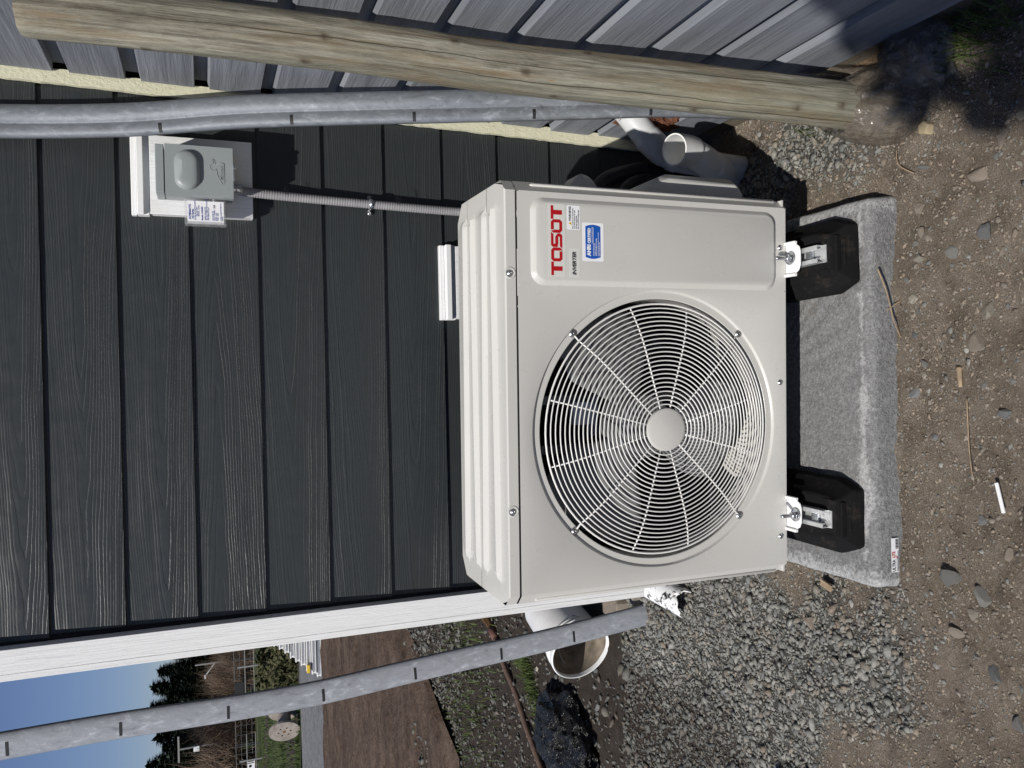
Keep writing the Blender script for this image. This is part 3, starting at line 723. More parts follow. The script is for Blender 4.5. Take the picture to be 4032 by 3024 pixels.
mb = MB(); mb.prism([(a, FY-.0002, b) for a, b in rrect(.3735, .4285, .5865, .6195, .003, 4)], (0, .0002, 0)); wst = obj('warning_sticker', mb, M_paper, unit)
text('warning_lettering', 'WARNING:', .0078, M_black, wst, (.3925, FY-.0005, .6095), FRONT, sx=.85, bold=.0002)
text('warning_small_print', 'Risk of cancer and reproductive\nharm from exposure to Lead\nand lead compounds.\nSee www.P65Warnings.ca.gov', .0045, M_black, wst, (.3755, FY-.0005, .6035), FRONT, sx=.80, space=1.02)
mb = MB(); mb.prism([(.3835, FY-.0006, .6085), (.3915, FY-.0006, .6085), (.3875, FY-.0006, .6160)], (0, .0003, 0)); obj('warning_triangle', mb, M_yellow, wst)
text('warning_mark', '!', .006, M_black, wst, (.3869, FY-.0009, .6093), FRONT)
mb = MB(); mb.prism([(a, FY-.0002, b) for a, b in rrect(.3030, .3915, .5265, .5810, .003, 4)], (0, .0002, 0)); ast = obj('certificate_sticker', mb, M_paper, unit)
mb = MB(); pts = [(.3115+.0035*math.cos(PI*k/8-PI/2)*-1*1, .5340+.039*k/8) for k in range(9)]
left = [(.3125-.0040*math.sin(PI*k/10), .5345+.0385*k/10) for k in range(11)]; right = [(.3830+.0040*math.sin(PI*k/10), .5730-.0385*k/10) for k in range(11)]
mb.prism([(a, FY-.0005, b) for a, b in left+right], (0, .0003, 0)); obj('certificate_panel', mb, M_blue, ast)
text('certificate_letters', 'AHRI', .0125, M_paper, ast, (.3155, FY-.0009, .5605), FRONT, bold=.0007, sx=.92)
text('certificate_lettering', 'CERTIFIED', .0095, M_paper, ast, (.3440, FY-.0009, .5605), FRONT, sx=.80, bold=.0004)
text('certificate_small_print', 'www.ahridirectory.org', .0040, M_paper, ast, (.3440, FY-.0009, .5550), FRONT)
text('certificate_small_print', 'Unitary Small HP\nAHRI Standard 210/240', .0042, M_paper, ast, (.3155, FY-.0009, .5480), FRONT)
text('certificate_small_print', 'Certification applies only when the complete\nsystem is listed with AHRI.', .0030, M_paper, ast, (.3155, FY-.0009, .5395), FRONT)
mb = MB(); mb.box(.3155, .3810, FY-.0009, FY-.0006, .5528, .5533); obj('certificate_rule', mb, M_paper, ast)

# ---------------------------------------------------------------- pad, rubber feet
PT = G+.070
pad = thing('equipment_pad', 'grey gritty lightweight equipment pad under the outdoor unit', 'pad', (0, 0, G))
mb = MB(); x0, x1, y0, y1 = -.497, .463, -.176, .665
rp = random.Random(2)
def padloop(ins, z, wob):
    r = .02; pts = []
    for cx, cy, a in ((x1-ins-r, y1-ins-r, 0), (x0+ins+r, y1-ins-r, 90), (x0+ins+r, y0+ins+r, 180), (x1-ins-r, y0+ins+r, 270)):
        pts += [(cx+r*math.cos(d2(a+15*k)), cy+r*math.sin(d2(a+15*k))) for k in range(7)]
    full = []
    for i in range(len(pts)):
        a, b = pts[i], pts[(i+1) % len(pts)]; L = math.hypot(b[0]-a[0], b[1]-a[1]); m = max(1, int(L/.012))
        full += [(a[0]+(b[0]-a[0])*q/m, a[1]+(b[1]-a[1])*q/m) for q in range(m)]
    return full
base = padloop(0, 0, 0); cxp, cyp = (x0+x1)/2, (y0+y1)/2
def pl(ins, z, amp):
    out = []
    for px_, py_ in base:
        w = amp*(math.sin(px_*23+z*50)+.6*math.sin(px_*57+py_*41)+.5*math.sin(px_*110))
        k = 1-(ins+w)/.45
        out.append((cxp+(px_-cxp)*k, cyp+(py_-cyp)*(1-(ins+w)/.42), z+.0012*math.sin(px_*70+py_*60)))
    return out
mb.loft([pl(-.004, -.01, .0012), pl(-.003, .004, .0015), pl(.000, .03, .0012), pl(.001, .052, .001), pl(.004, .062, .001), pl(.010, .0675, .001), pl(.02, .070, .0006), pl(.06, .0705, 0), pl(.15, .0705, 0), pl(.3, .0705, 0)], True, False, True)
obj('pad_slab', mb, M_pad, pad, smooth=True)
mb = MB(); mb.box(-.4555, -.3725, -.1835, -.1827, .0085, .0315); stk = obj('pad_sticker', mb, M_paper, pad); stk.rotation_euler = (0, 0, 0)
text('sticker_lettering', 'ULTRA', .0135, M_black, stk, (-.4540, -.1838, .0205), FRONT, sx=.70, bold=.0004)
text('sticker_lettering', 'LITE', .0135, M_red, stk, (-.4205, -.1838, .0205), FRONT, sx=.62, bold=.0004)
mb = MB(); rb = random.Random(4); xb = -.399
while xb < -.3745:
    w = rb.choice((.0006, .0011, .0016)); mb.box(xb, xb+w, -.1841, -.1838, .0100, .0195); xb += w+rb.choice((.0007, .0012))
mb.box(-.4535, -.4030, -.1841, -.1838, .0105, .0125); mb.box(-.4535, -.4180, -.1841, -.1838, .0150, .0162)
obj('sticker_bars', mb, M_black, stk)
mb = MB(); mb.prism([(-.4300, -.1841, .0100), (-.4180, -.1841, .0155), (-.4225, -.1841, .0160), (-.4130, -.1841, .0190), (-.4200, -.1841, .0150), (-.4165, -.1841, .0145)], (0, .0003, 0)); obj('sticker_bolt_mark', mb, M_red, stk)

def rubber_foot(x, yaw, label):
    t = thing('rubber_foot', label, 'support foot', (x, 0, PT+.0005), (0, 0, yaw), 'rubber feet carrying the outdoor unit')
    def lp(z, hwf, hwm, yf, ych, yb):
        return [(-hwf, yf, z), (hwf, yf, z), (hwm, ych, z), (hwm, yb-.05, z), (hwf, yb, z), (-hwf, yb, z), (-hwm, yb-.05, z), (-hwm, ych, z)]
    mb = MB(); mb.loft([lp(0, .072, .095, -.143, -.085, .56), lp(.030, .072, .094, -.142, -.085, .56), lp(.060, .052, .066, -.127, -.075, .54), lp(.079, .048, .056, -.120, -.07, .53)], True, True, True)
    o = obj('foot_block', mb, M_rubber, t, bevel=.008); 
    mb = MB()
    for s in (-1, 1): mb.box(s*.043-.006, s*.043+.006, -.119, -.085, .066, .0805)
    mb.box(-.044, .044, -.1335, -.124, .050, .066); mb.box(-.034, .034, -.139, -.1315, .030, .046); obj('front_lug', mb, M_rubber, t, bevel=.003)
    mb = MB(); z0 = .0800
    mb.box(-.0215, .0215, -.117, .5, z0, z0+.002)
    for s in (-1, 1):
        mb.box(s*.0205-.001, s*.0205+.001, -.106, .5, z0+.002, z0+.0205)
        a, b = sorted((s*.0195, s*.0115)); mb.box(a, b, -.106, .5, z0+.0187, z0+.0207)
        a, b = sorted((s*.0125, s*.0105)); mb.box(a, b, -.106, .5, z0+.0125, z0+.0190)
    obj('strut_channel', mb, M_zinc if 0 else M_alu, t)
    mb = MB(); zt = z0+.0245
    mb.lathe([(0, zt+.058), (.0042, zt+.058), (.0048, zt+.055), (.0048, zt+.0)], (0, -.030, 0), (0, 0, 1), 14)
    obj('threaded_rod', mb, M_zinc, t, smooth=True)
    mb = MB(); mb.lathe([(0, zt+.0275), (.0085, zt+.0275), (.0098, zt+.0255), (.0098, zt+.0165), (.0085, zt+.016)], (0, -.030, 0), (0, 0, 1), 6)
    mb.lathe([(.016, zt+.016), (.0165, zt+.0135), (.0, zt+.0135)], (0, -.030, 0), (0, 0, 1), 22)
    obj('nut', mb, M_zinc, t, bevel=.0008)
    mb = MB(); mb.box(-.016, .016, -.078, -.055, z0+.004, z0+.010); obj('strut_nut', mb, M_zinc, t, bevel=.001)
    return t
M_alu = plain('strut_zinc', (.62, .63, .63), .38, .55, .12, 30)
rubber_foot(.325, d2(1.0), 'black rubber foot with steel channel under the unit beneath the service panel side')
rubber_foot(-.325, d2(-1.0), 'black rubber foot with steel channel under the unit nearer the pad sticker')

# ---------------------------------------------------------------- things on the dark wall
def siding_block(name, label, x0, x1, z0, z1, zh):
    t = thing(name, label, 'mounting block', ((x0+x1)/2, .660, z0)); w = (x1-x0)/2; h = z1-z0
    mb = MB(); mb.box(-w, w, -.020, .010, 0, h); obj('plate', mb, M_trim, t, bevel=.002)
    mb = MB(); mb.box(-w-.004, w+.003, -.031, -.0205, zh-z0-.001, zh-z0+.016); mb.box(-w-.004, w+.003, -.0200, .008, h+.0005, zh-z0+.016)
    mb.box(-w-.004, w+.003, -.012, .008, zh-z0+.0165, zh-z0+.031); obj('drip_cap', mb, M_white, t, bevel=.0025)
    return t
siding_block('mounting_block', 'white siding mounting block behind the grey disconnect box', .495, .704, 1.262, 1.522, 1.5365)
siding_block('mounting_block', 'white siding mounting block mostly hidden behind the outdoor unit', .2225, .4405, .44, .685, .700)

box = thing('disconnect_box', 'grey metal electrical disconnect box with a duck emblem', 'electrical box', (.5945, .640, 1.316))
mb = MB(); mb.box(-.0615, .0625, -.080, .0, 0, .165); mb.box(-.0615, .0625, -.0905, .0, .1665, .187); obj('box_body', mb, M_boxgrey, box, bevel=.002)
mb = MB(); mb.box(-.0645, .0650, -.0900, -.0815, -.0015, .1645)
for s in (-1, 1): mb.box(s*.0645-.001, s*.0645+.001, -.0815, -.055, -.0015, .1645)
door = obj('door', mb, M_boxgrey, box, bevel=.0022)
def stad(hwid, r, y, k=10): # stadium outline around the door's upper half
    return [(hwid*(1 if -90 <= a <= 90 else -1)+r*math.cos(d2(a)), y, .1115+r*math.sin(d2(a))) for a in [(-90+180*i/k) for i in range(k+1)]+[(90+180*i/k) for i in range(k+1)]]
mb = MB(); mb.loft([stad(.0205, .0315, -.0895), stad(.0205, .0305, -.0935), stad(.0205, .027, -.0995), stad(.0205, .021, -.1025), stad(.019, .012, -.1035)], True, False, True)
obj('door_bulge', mb, M_boxgrey, door, smooth=True)
mb = MB(); E0 = -.0905
duck = [(-.033, .0295), (-.026, .034), (-.018, .039), (-.008, .0425), (.002, .044), (.007, .0445), (.003, .049), (.003, .056), (.008, .0605), (.015, .0600), (.0195, .0560), (.0215, .0520), (.033, .0530), (.030, .0490), (.0215, .0480), (.0175, .0455)]
mb.tube([(a-.0, E0, b-.004) for a, b in duck], .0008, 5)
mb.tube([(-.033, E0, .0255), (-.028, E0, .021), (.022, E0, .021)], .0007, 5); mb.tube([(.022, E0, .021), (.024, E0, .03), (.0175, E0, .0415)], .0007, 5)
mb.lathe([(.0012, 0), (0, .0012)], (.0125, E0+.0004, .0515), (0, -1, 0), 8)
obj('duck_emblem', mb, M_boxgrey, door, smooth=True)
text('emblem_lettering', 'Midwest', .0135, M_boxgrey, door, (-.021, E0+.0003, .0245), FRONT, sx=.78, shear=.25, ext=.0007, bold=.0002)
mb = MB(); mb.box(-.02, .02, -.0925, -.0875, -.006, -.0005); mb.box(.010, .0165, -.0935, -.0905, -.010, -.0005); obj('hasp', mb, M_zinc, box, bevel=.001)

spd = thing('surge_protector', 'clear plastic surge protector with a white and blue label', 'surge protector', (.4955, .595, 1.333))
mb = MB(); mb.box(-.0345, .0320, -.016, .022, .0, .104); obj('case', mb, M_clear, spd, bevel=.004)
mb = MB(); mb.box(-.0270, .0265, -.0163, .016, .007, .097); lab = obj('label_block', mb, M_paper, spd)
ly = -.0167
text('label_lettering', 'INTERMATIC', .0068, M_navy, lab, (-.0215, ly, .0885), FRONT, bold=.0002)
text('label_lettering', 'AG Series', .0062, M_navy, lab, (-.0205, ly, .0820), FRONT, bold=.0002)
text('label_lettering', 'SURGE PROTECTIVE DEVICE\n        208-240/120V~\n        50/60Hz 1-phase', .0043, M_navy, lab, (-.0235, ly, .0765), FRONT)
text('label_lettering', 'Model: AG3000', .0056, M_navy, lab, (-.0240, ly, .0590), FRONT, bold=.0001)
text('label_lettering', 'GREEN INDICATOR\nON UNIT OPERATING CORRECTLY\nOFF: REPLACE UNIT', .0040, M_navy, lab, (-.0235, ly, .0520), FRONT)
text('label_lettering', '310', .0060, M_black, lab, (.009, ly, .0285), FRONT, bold=.0002)
text('label_lettering', 'VOLTAGE 240\nMCOV 150/300V\nSCCR 10 kA\nTYPE 1 SPD', .0042, M_navy, lab, (-.0240, ly, .0330), FRONT)
text('label_lettering', 'LISTED SURGE PROTECTIVE\nDEVICE', .0038, M_navy, lab, (-.0240, ly, .0130), FRONT)
mb = MB(); mb.lathe([(0, 0), (.010, 0), (.010, .008), (.015, .008), (.015, .013), (.011, .013), (.011, .0185), (0, .0185)], (.0265, .003, .028), (1, 0, 0), 18)
obj('nipple', mb, M_screw, spd)

cond = thing('conduit', 'grey ribbed flexible conduit running down the dark wall to the unit', 'conduit', (0, 0, 0))
cp = [Vector(p) for p in ((.5640, .600, 1.318), (.5640, .612, 1.300), (.5630, .628, 1.265), (.5585, .637, 1.136), (.552, .639, .94), (.547, .637, .804), (.5420, .630, .665), (.536, .60, .56), (.53, .54, .50), (.50, .46, .47))]
def spline(P, m):
    out = []
    for i in range(len(P)-1):
        p0, p1, p2, p3 = P[max(i-1, 0)], P[i], P[i+1], P[min(i+2, len(P)-1)]
        for k in range(m):
            t = k/m; out.append(.5*((2*p1)+(p2-p0)*t+(2*p0-5*p1+4*p2-p3)*t*t+(3*p1-p0-3*p2+p3)*t**3))
    return out+[P[-1]]
def resample(P, step):
    out = [P[0]]; acc = 0
    for a, b in zip(P, P[1:]):
        L = (b-a).length
        while acc+L >= step:
            a = a+(b-a)*((step-acc)/L); L = (b-a).length; acc = 0; out.append(a)
        acc += L
    return out
path = resample(spline(cp, 12), .0024)
mb = MB(); mb.tube(path, [.0128 if i % 3 else .0112 for i in range(len(path))], 16); obj('conduit_hose', mb, M_conduit, cond, smooth=True)
mb = MB(); mb.lathe([(.0165, 0), (.0165, .012), (.0135, .014), (.0135, .03)], (.564, .600, 1.322), (0, .05, -1), 16); obj('conduit_connector', mb, M_zinc, cond, smooth=True)
for zc_, tx in ((1.175, '1/2 IN LFNC\nTYPE B UL'), (.86, '1/2 IN LFNC\nTYPE B UL')):
    text('conduit_print', tx, .007, M_black, cond, (.5515+.003*(zc_ > 1), .6235, zc_), FRONT, sx=.8, ext=.0001)
strap = thing('conduit_strap', 'two-screw zinc strap holding the conduit to the dark wall', 'strap', (.5525, .640, .936))
mb = MB(); pts = [(-.0265, .0215), (-.0165, .0215), (-.0150, .010), (-.0142, -.002)] + [(.0142*math.cos(d2(180+180*k/8)), -.002+.0142*math.sin(d2(180+180*k/8))) for k in range(1, 8)] + [(.0142, -.002), (.0150, .010), (.0165, .0215), (.0265, .0215)]
mb.loft([[(a, b, z) for a, b in pts] for z in (-.0055, .0055)], False); obj('strap_band', mb, M_zinc, strap, solid=.0014, smooth=True)
for s in (-1, 1): screw(strap, (s*.0225, .0208, 0), r=.0055)

# ---------------------------------------------------------------- posts
def curved_sheet(name, label, cat, path, prof, side, mat, ticks, th=.003, taper=None):
    """rolled steel strip: cross-section prof (a along side, b outwards) swept along path"""
    t = thing(name, label, cat, path[0])
    P = spline([Vector(p) for p in path], 14); o0 = Vector(path[0]); loops = []
    def frame(i):
        tz = (P[min(i+1, len(P)-1)]-P[max(i-1, 0)]).normalized(); s_ = (Vector(side)-tz*Vector(side).dot(tz)).normalized(); return s_, s_.cross(tz)
    for i, p in enumerate(P):
        s_, nrm = frame(i); k_ = taper(p.z) if taper else 1; loops.append([p-o0+s_*(a if a < 0 else a*k_)+nrm*b for a, b in prof])
    mb = MB(); mb.loft(loops, False); obj(name+'_body', mb, mat, t, smooth=True, solid=th)
    for zt, a0, a1 in ticks:
        i = min(range(len(P)), key=lambda q: abs(P[q].z-zt)); s_, nrm = frame(i)
        tz = nrm.cross(s_); q = [a for a in prof if a0 <= a[0] <= a1]
        mb = MB(); mb.loft([[P[i]-o0+s_*a+nrm*(b+.0022)+tz*dz for a, b in q] for dz in (-.004, .004)], False); obj('tick_mark', mb, M_black, t, solid=.0006)
    return t
arc = lambda w, h, n, o=0: [(-w+2*w*k/n, o+h*math.sin(PI*k/n)) for k in range(n+1)]
curved_sheet('bowed_steel_strip', 'bowed galvanised steel strip leaning left of the white corner trim', 'steel strip',
    [(-.886, 1.06, G-.03), (-.932, 1.06, .23), (-.957, 1.06, .584), (-.974, 1.06, .80), (-.994, 1.06, 1.053), (-1.001, 1.06, 1.303), (-1.0, 1.06, 1.688), (-1.006, 1.06, 1.984), (-1.012, 1.06, 2.25)],
    [(-.041, -.002), (-.037, .005), (-.028, .009), (-.014, .011), (0, .0115), (.014, .011), (.028, .009), (.037, .005), (.041, -.002)], (1, 0, 0), M_galv,
    [(z, -.030, .015) for z in (1.967, 1.66, 1.362, 1.052, .745, .431, .129)])
pr = [(-.041, -.005), (-.038, .002), (-.031, .0055), (-.023, .0065), (-.015, .0055), (-.009, .0030), (-.006, .0024), (-.003, .0045), (.004, .0085), (.013, .0112), (.022, .0115), (.031, .0092), (.039, .004), (.043, -.005)]
curved_sheet('ridged_steel_strip', 'ridged galvanised steel strip leaning against the corner behind the log', 'steel strip',
    [(.780, .12, G-.02), (.768, .165, .203), (.759, .215, .416), (.753, .275, .62), (.748, .335, .82), (.745, .40, 1.018), (.738, .49, 1.295), (.717, .57, 1.568), (.704, .626, 1.858), (.690, .643, 2.2)],
    pr, (1, 0, 0), M_galv2, [(z, -.041, -.015) for z in (1.48, 1.169, .871, .576, .286)])
logt = thing('log_post', 'weathered round wooden log post leaning upright by the slate boards', 'log', (.672, -.172, G))
LP = [Vector(p) for p in ((.672, -.178, G-.01), (.680, -.155, .0), (.700, -.092, .387), (.722, -.024, .748), (.744, .014, 1.084), (.767, .074, 1.433), (.787, .138, 1.718))]
P = resample(spline(LP, 16), .010); rl = random.Random(9); loops = []
o0 = Vector((.672, -.172, G)); kn = [(rl.uniform(.1, 1.85), rl.uniform(PI*.95, PI*2.05)) for _ in range(15)]
for i, p in enumerate(P):
    tz = (P[min(i+1, len(P)-1)]-P[max(i-1, 0)]).normalized(); s_ = (Vector((1, 0, 0))-tz*tz.x).normalized(); w = tz.cross(s_); lp = []
    zz = p.z-G
    for k in range(72):
        a = 2*PI*k/72; r = .0535+.0012*math.sin(3*a+zz*2)+.0010*math.sin(5*a-zz*5)+.0007*math.sin(11*a+zz*9)
        for zk, ak in kn:
            dd = ((zz-zk)/.03)**2+(((a-ak+PI) % (2*PI)-PI)/.35)**2
            if dd < 4: r += .0022*math.exp(-dd)
        if i >= len(P)-1: r -= .003
        lp.append(p-o0+(s_*math.cos(a)+w*math.sin(a))*r)
    loops.append(lp)
mb = MB(); mb.loft(loops, True, True, True); lo_ = obj('log_body', mb, M_log, logt, smooth=True); lo_.modifiers.new('es', 'EDGE_SPLIT').split_angle = d2(50)
lc, kv = [], []
for i, p in enumerate(P):
    for k in range(72):
        a = 2*PI*k/72; lc.append((.05*math.cos(a), .05*math.sin(a), p.z-G)); kv.append(min(1, max([0]+[1.6*math.exp(-(((p.z-G-zk)/.0085)**2+(((a-ak+PI) % (2*PI)-PI)/.12)**2)) for zk, ak in kn])))
at_ = lo_.data.attributes.new('lc', 'FLOAT_VECTOR', 'POINT'); at_.data.foreach_set('vector', np.array(lc, dtype=np.float32).ravel())
at_ = lo_.data.attributes.new('knot', 'FLOAT', 'POINT'); at_.data.foreach_set('value', np.array(kv, dtype=np.float32))

# clear plastic around the foot of the log, and the loose film beside it
def crumple(c, rad, amp, seed, n=48, m=26, squash=(1, 1, 1), nf=14):
    r_ = np.random.default_rng(seed); ks = r_.normal(0, 1, (nf, 3)); ph = r_.uniform(0, 6.28, nf); fq = r_.uniform(2, 11 if nf < 20 else 17, nf)
    mb = MB()
    def fn(u, v):
        th = 2*PI*u; f = PI*(v*.98+.01); d = np.array([math.sin(f)*math.cos(th), math.sin(f)*math.sin(th), math.cos(f)])
        h = 0
        for i in range(nf): h += (1-abs(math.sin(fq[i]*float(d@ks[i])/1.5+ph[i])))*(1/(1+fq[i]*.25))
        q = d*rad*(1+amp*(h-1.8*nf/14)*14/nf)*np.array(squash)
        return (c[0]+q[0], c[1]+q[1], c[2]+q[2])
    mb.grid(n, m, fn); return mb
slv = thing('plastic_sleeve', 'clear plastic film bunched round the foot of the log', 'plastic film', (.672, -.178, G))
mb = MB(); prof = [(.0575, .155), (.059, .150), (.068, .132), (.078, .108), (.089, .080), (.097, .050), (.101, .022), (.100, .004), (.094, -.004)]
def slf(u, v):
    th = 2*PI*u; i = min(int(v*(len(prof)-1)), len(prof)-2); f = v*(len(prof)-1)-i
    r = prof[i][0]*(1-f)+prof[i+1][0]*f; h = prof[i][1]*(1-f)+prof[i+1][1]*f
    cam_side = .5+.5*math.cos(th-d2(225)); h2 = h*(1.02-.10*cam_side) if h > 0 else h
    r *= 1+(.012*math.sin(17*th+15*v+2*math.sin(3*th))+.010*math.sin(29*th-11*v)+.02*math.sin(3*th+2))*min(1, v*4); r = max(r, .0575)
    return (.012-.018*(h2/.15)+r*math.cos(th), -.020+.042*(h2/.15)+r*math.sin(th), h2+.004*math.sin(9*th))
mb.grid(110, 26, slf); obj('sleeve_film', mb, M_film1, slv, smooth=True)
flap = thing('film_flap', 'brownish clear plastic flap standing between the log and the wall', 'plastic film', (.80, -.10, G))
def fl(u, v):
    x = .045-.085*u+.010*math.sin(8*u+3*v); y = .17-.29*u+.014*math.sin(11*u)*v; z = -.01+v*(.16-.13*u*u)+.004*math.sin(17*u)
    return (x-.03*v*u+.012*math.sin(14*u+5*v), y, z)
mb = MB(); mb.grid(40, 14, fl); obj('flap_film', mb, M_film1, flap, smooth=True)
wad = thing('plastic_bag', 'cloudy clear plastic bag crumpled on the shaded ground', 'plastic bag', (.765, -.285, G))
obj('bag_film', crumple((0, 0, .035), .085, .09, 5, 80, 44, squash=(.85, 1.15, .66)), M_film2, wad, smooth=True)
mb = MB(); mb.grid(20, 12, lambda u, v: (-.085+.06*v+.01*math.sin(9*u), -.10+.10*u, .012+.03*v+.012*math.sin(7*u+4*v))); obj('bag_tail', mb, M_film2, wad, smooth=True)

# ---------------------------------------------------------------- pipes between the unit and the slate wall
def pvc(name, label, pts, r, bands, mouth=False, mat=None):
    t = thing(name, label, 'pipe', pts[0]); o0 = Vector(pts[0]); P = [p-o0 for p in resample(spline([Vector(p) for p in pts], 14), .006)]
    mb = MB(); L = len(P); rad = []
    for i in range(L):
        f = i/(L-1); rad.append(r*(1.07 if any(a <= f <= b for a, b in bands) else 1))
    mb.tube(P, rad, 28, cap=not mouth); o = obj(name+'_body', mb, mat or M_pvc, t, smooth=True, solid=.004 if mouth else 0)
    o.modifiers.new('es', 'EDGE_SPLIT').split_angle = d2(30); return t
pvc('drain_pipe', 'grey plastic pipe stub coming through the slate wall at the corner', [(.86, .47, .205), (.80, .445, .170), (.745, .43, .130), (.70, .42, .07), (.685, .412, -.02), (.675, .41, G-.02)], .039, [(.26, .42), (.46, .5)])
pvc('elbow_pipe', 'open-ended white plastic elbow pipe standing beside the unit', [(.683, .303, .126), (.687, .314, .09), (.686, .325, .055), (.676, .338, .012), (.664, .372, -.05), (.654, .42, -.12), (.647, .47, G-.02)], .0405, [(0, .22), (.5, .74)], True, M_bucket)
rust = thing('rusty_foam', 'rust brown crumbling foam stuffed round the pipe stub', 'foam', (.822, .475, .10))
obj('foam_lump', crumple((0, -.005, .015), .062, .22, 8, 40, 22, (.42, .9, 1.5)), M_rust, rust)
for nm, lb_, pts, r in (('insulated_hose', 'thick black corrugated hose leaving the unit towards the wall', [(.47, .36, .36), (.55, .41, .335), (.62, .45, .27), (.658, .475, .17), (.672, .485, .09), (.68, .49, -.02), (.69, .5, G)], .024), ('insulated_hose', 'thinner black corrugated hose below the thick one', [(.47, .35, .29), (.55, .39, .262), (.61, .425, .20), (.64, .455, .10), (.65, .47, 0), (.655, .48, G)], .017)):
    t = thing(nm, lb_, 'hose', pts[0], (0, 0, 0), 'black hoses behind the unit'); o0 = Vector(pts[0]); P = [p-o0 for p in resample(spline([Vector(p) for p in pts], 14), .0028)]
    mb = MB(); mb.tube(P, [r if i % 3 else r*.9 for i in range(len(P))], 16); obj('hose_body', mb, M_hose, t, smooth=True)

# ---------------------------------------------------------------- left foreground litter
bk = thing('bucket', 'white plastic bucket lying on its side behind the steel strip', 'bucket', (-1.055, 1.53, G+.142))
bk.scale = (.88, .88, .88)
ax = (Vector((-1.150, 1.375, -.045))-Vector((-1.02, 1.73, -.028))).normalized()
mb = MB(); L = .19
mb.lathe([(0, -L+.004), (.128, -L), (.131, -L+.01), (.143, .11), (.149, .112), (.149, .118), (.144, .12), (.144, .128), (.151, .13), (.151, .136), (.145, .138), (.146, .16), (.153, .163), (.154, .185), (.150, .19), (.146, .188), (.1435, .17)], (0, 0, 0), ax, 56)
obj('bucket_shell', mb, M_bucket, bk, smooth=True).modifiers.new('es', 'EDGE_SPLIT').split_angle = d2(32)
u = ax.orthogonal().normalized(); mb = MB(); sd = ax.cross(Vector((0, 0, 1))).normalized(); upb = sd.cross(ax).normalized()
mb.tube([ax*.125+sd*.152*math.cos(PI*k/16)*1+(-ax*.6+upb*.35).normalized()*.10*math.sin(PI*k/16) for k in range(17)], .0022, 6); obj('bail_handle', mb, M_screw, bk, smooth=True)
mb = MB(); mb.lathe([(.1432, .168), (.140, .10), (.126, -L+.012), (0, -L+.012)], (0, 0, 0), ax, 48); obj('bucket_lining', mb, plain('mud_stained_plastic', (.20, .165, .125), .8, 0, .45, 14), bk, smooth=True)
bag = thing('trash_bag', 'crumpled black plastic bag lying on the dirt', 'plastic bag', (-1.66, 1.78, G))
obj('bag_film', crumple((0, 0, .045), .21, .26, 12, 130, 70, (.8, 1.35, .42), 26), M_bag, bag)
br = thing('broom', 'old broom with long brown handle lying on the ground', 'broom', (-1.46, 2.83, G+.02))
hv = (Vector((-2.10, 1.90, G+.02))-Vector((-1.46, 2.83, G+.02))); mb = MB(); mb.tube([hv*k/24+Vector((.004*math.sin(k*.9), 0, .004*math.sin(k*.5))) for k in range(25)], .0165, 12); obj('broom_handle', mb, M_poleW, br, smooth=True)
mb = MB(); rb = random.Random(1); hn = -hv.normalized()
for k in range(260):
    a = rb.uniform(0, 2*PI); r0 = rb.uniform(0, .017); r1 = r0*rb.uniform(1.5, 3.0); sd = hn.cross(Vector((0, 0, 1))); e = sd*math.cos(a)+Vector((0, 0, 1))*math.sin(a)*.8
    mb.tube([e*r0, hn*.06+e*(r0*1.6), hn*rb.uniform(.14, .2)+e*r1+Vector((0, 0, .005))], .0012, 3)
obj('broom_bristles', mb, M_bristle, br)
mb = MB(); mb.tube([hn*-.05, hn*-.02, hn*.03], [.019, .023, .026], 12); obj('broom_binding', mb, plain('red_binding', (.13, .06, .045), .8), br, smooth=True)
ds = thing('broken_downspout', 'broken white plastic pipe half lying on the gravel by the corner', 'pipe piece', (-.755, .87, G+.01))
mb = MB(); rd = random.Random(8)
def dsf(u, v):
    a = d2(-50+225*u); ln = .245*v; rag = .018*math.sin(u*11)+.008*math.sin(u*37)
    if v > .95: ln += rag*.7
    d_ = Vector((-.12, -1, 0)).normalized(); s_ = Vector((1, -.12, 0)).normalized()
    q = d_*(ln-.12)+s_*.05*math.cos(a)+Vector((0, 0, 1))*(.036+.042*math.sin(a)-.03*v)
    return tuple(q)
mb.grid(26, 24, dsf); 
Md = N('flaked_white'); cc_ = Md.coord(); Md.out(Md.mix(Md.ramp(Md.noise(cc_, 30, 6, .75), [(.545, 0.), (.57, 1.)]), (.82, .82, .81), (.03, .028, .025)), .5, None)
obj('pipe_shell', mb, Md.m, ds, smooth=True, solid=.003)
def flat_stone(name, label, loc, poly, h, mat):
    t = MB(); t.loft([[(x*1.04, y*1.04, -.02) for x, y in poly], [(x, y, h*.7) for x, y in poly], [(x*.9, y*.9, h) for x, y in poly]], True, True, True)
    o = obj(name, t, mat, bevel=.003); o.location = loc; tag(o, label, 'rock'); return o
M_st1 = mat_stone('stone_grey', (.16, .16, .15), (.28, .28, .262)); M_st2 = mat_stone('stone_tan', (.22, .18, .14), (.34, .29, .24)); M_st3 = mat_stone('stone_blue', (.15, .158, .162), (.24, .25, .252)); M_st4 = mat_stone('stone_pale', (.3, .27, .22), (.5, .46, .38))
flat_stone('flat_rock', 'tan flat broken rock between the bucket and the corner trim', (-.90, 1.27, G), [(-.08, -.05), (.02, -.07), (.09, -.01), (.06, .08), (-.05, .07)], .05, M_st2)
flat_stone('flat_rock', 'pale triangular broken rock beside the foot of the bowed strip', (-.80, 1.13, G), [(-.06, -.05), (.07, -.03), (.01, .08)], .045, M_st4)
flat_stone('yellow_rock', 'pale yellow rock beside the plastic round the log foot', (.595, -.285, G), [(-.016, -.010), (.006, -.016), (.018, -.002), (.012, .014), (-.010, .014)], .018, mat_stone('stone_yellow', (.27, .215, .13), (.42, .35, .22)))

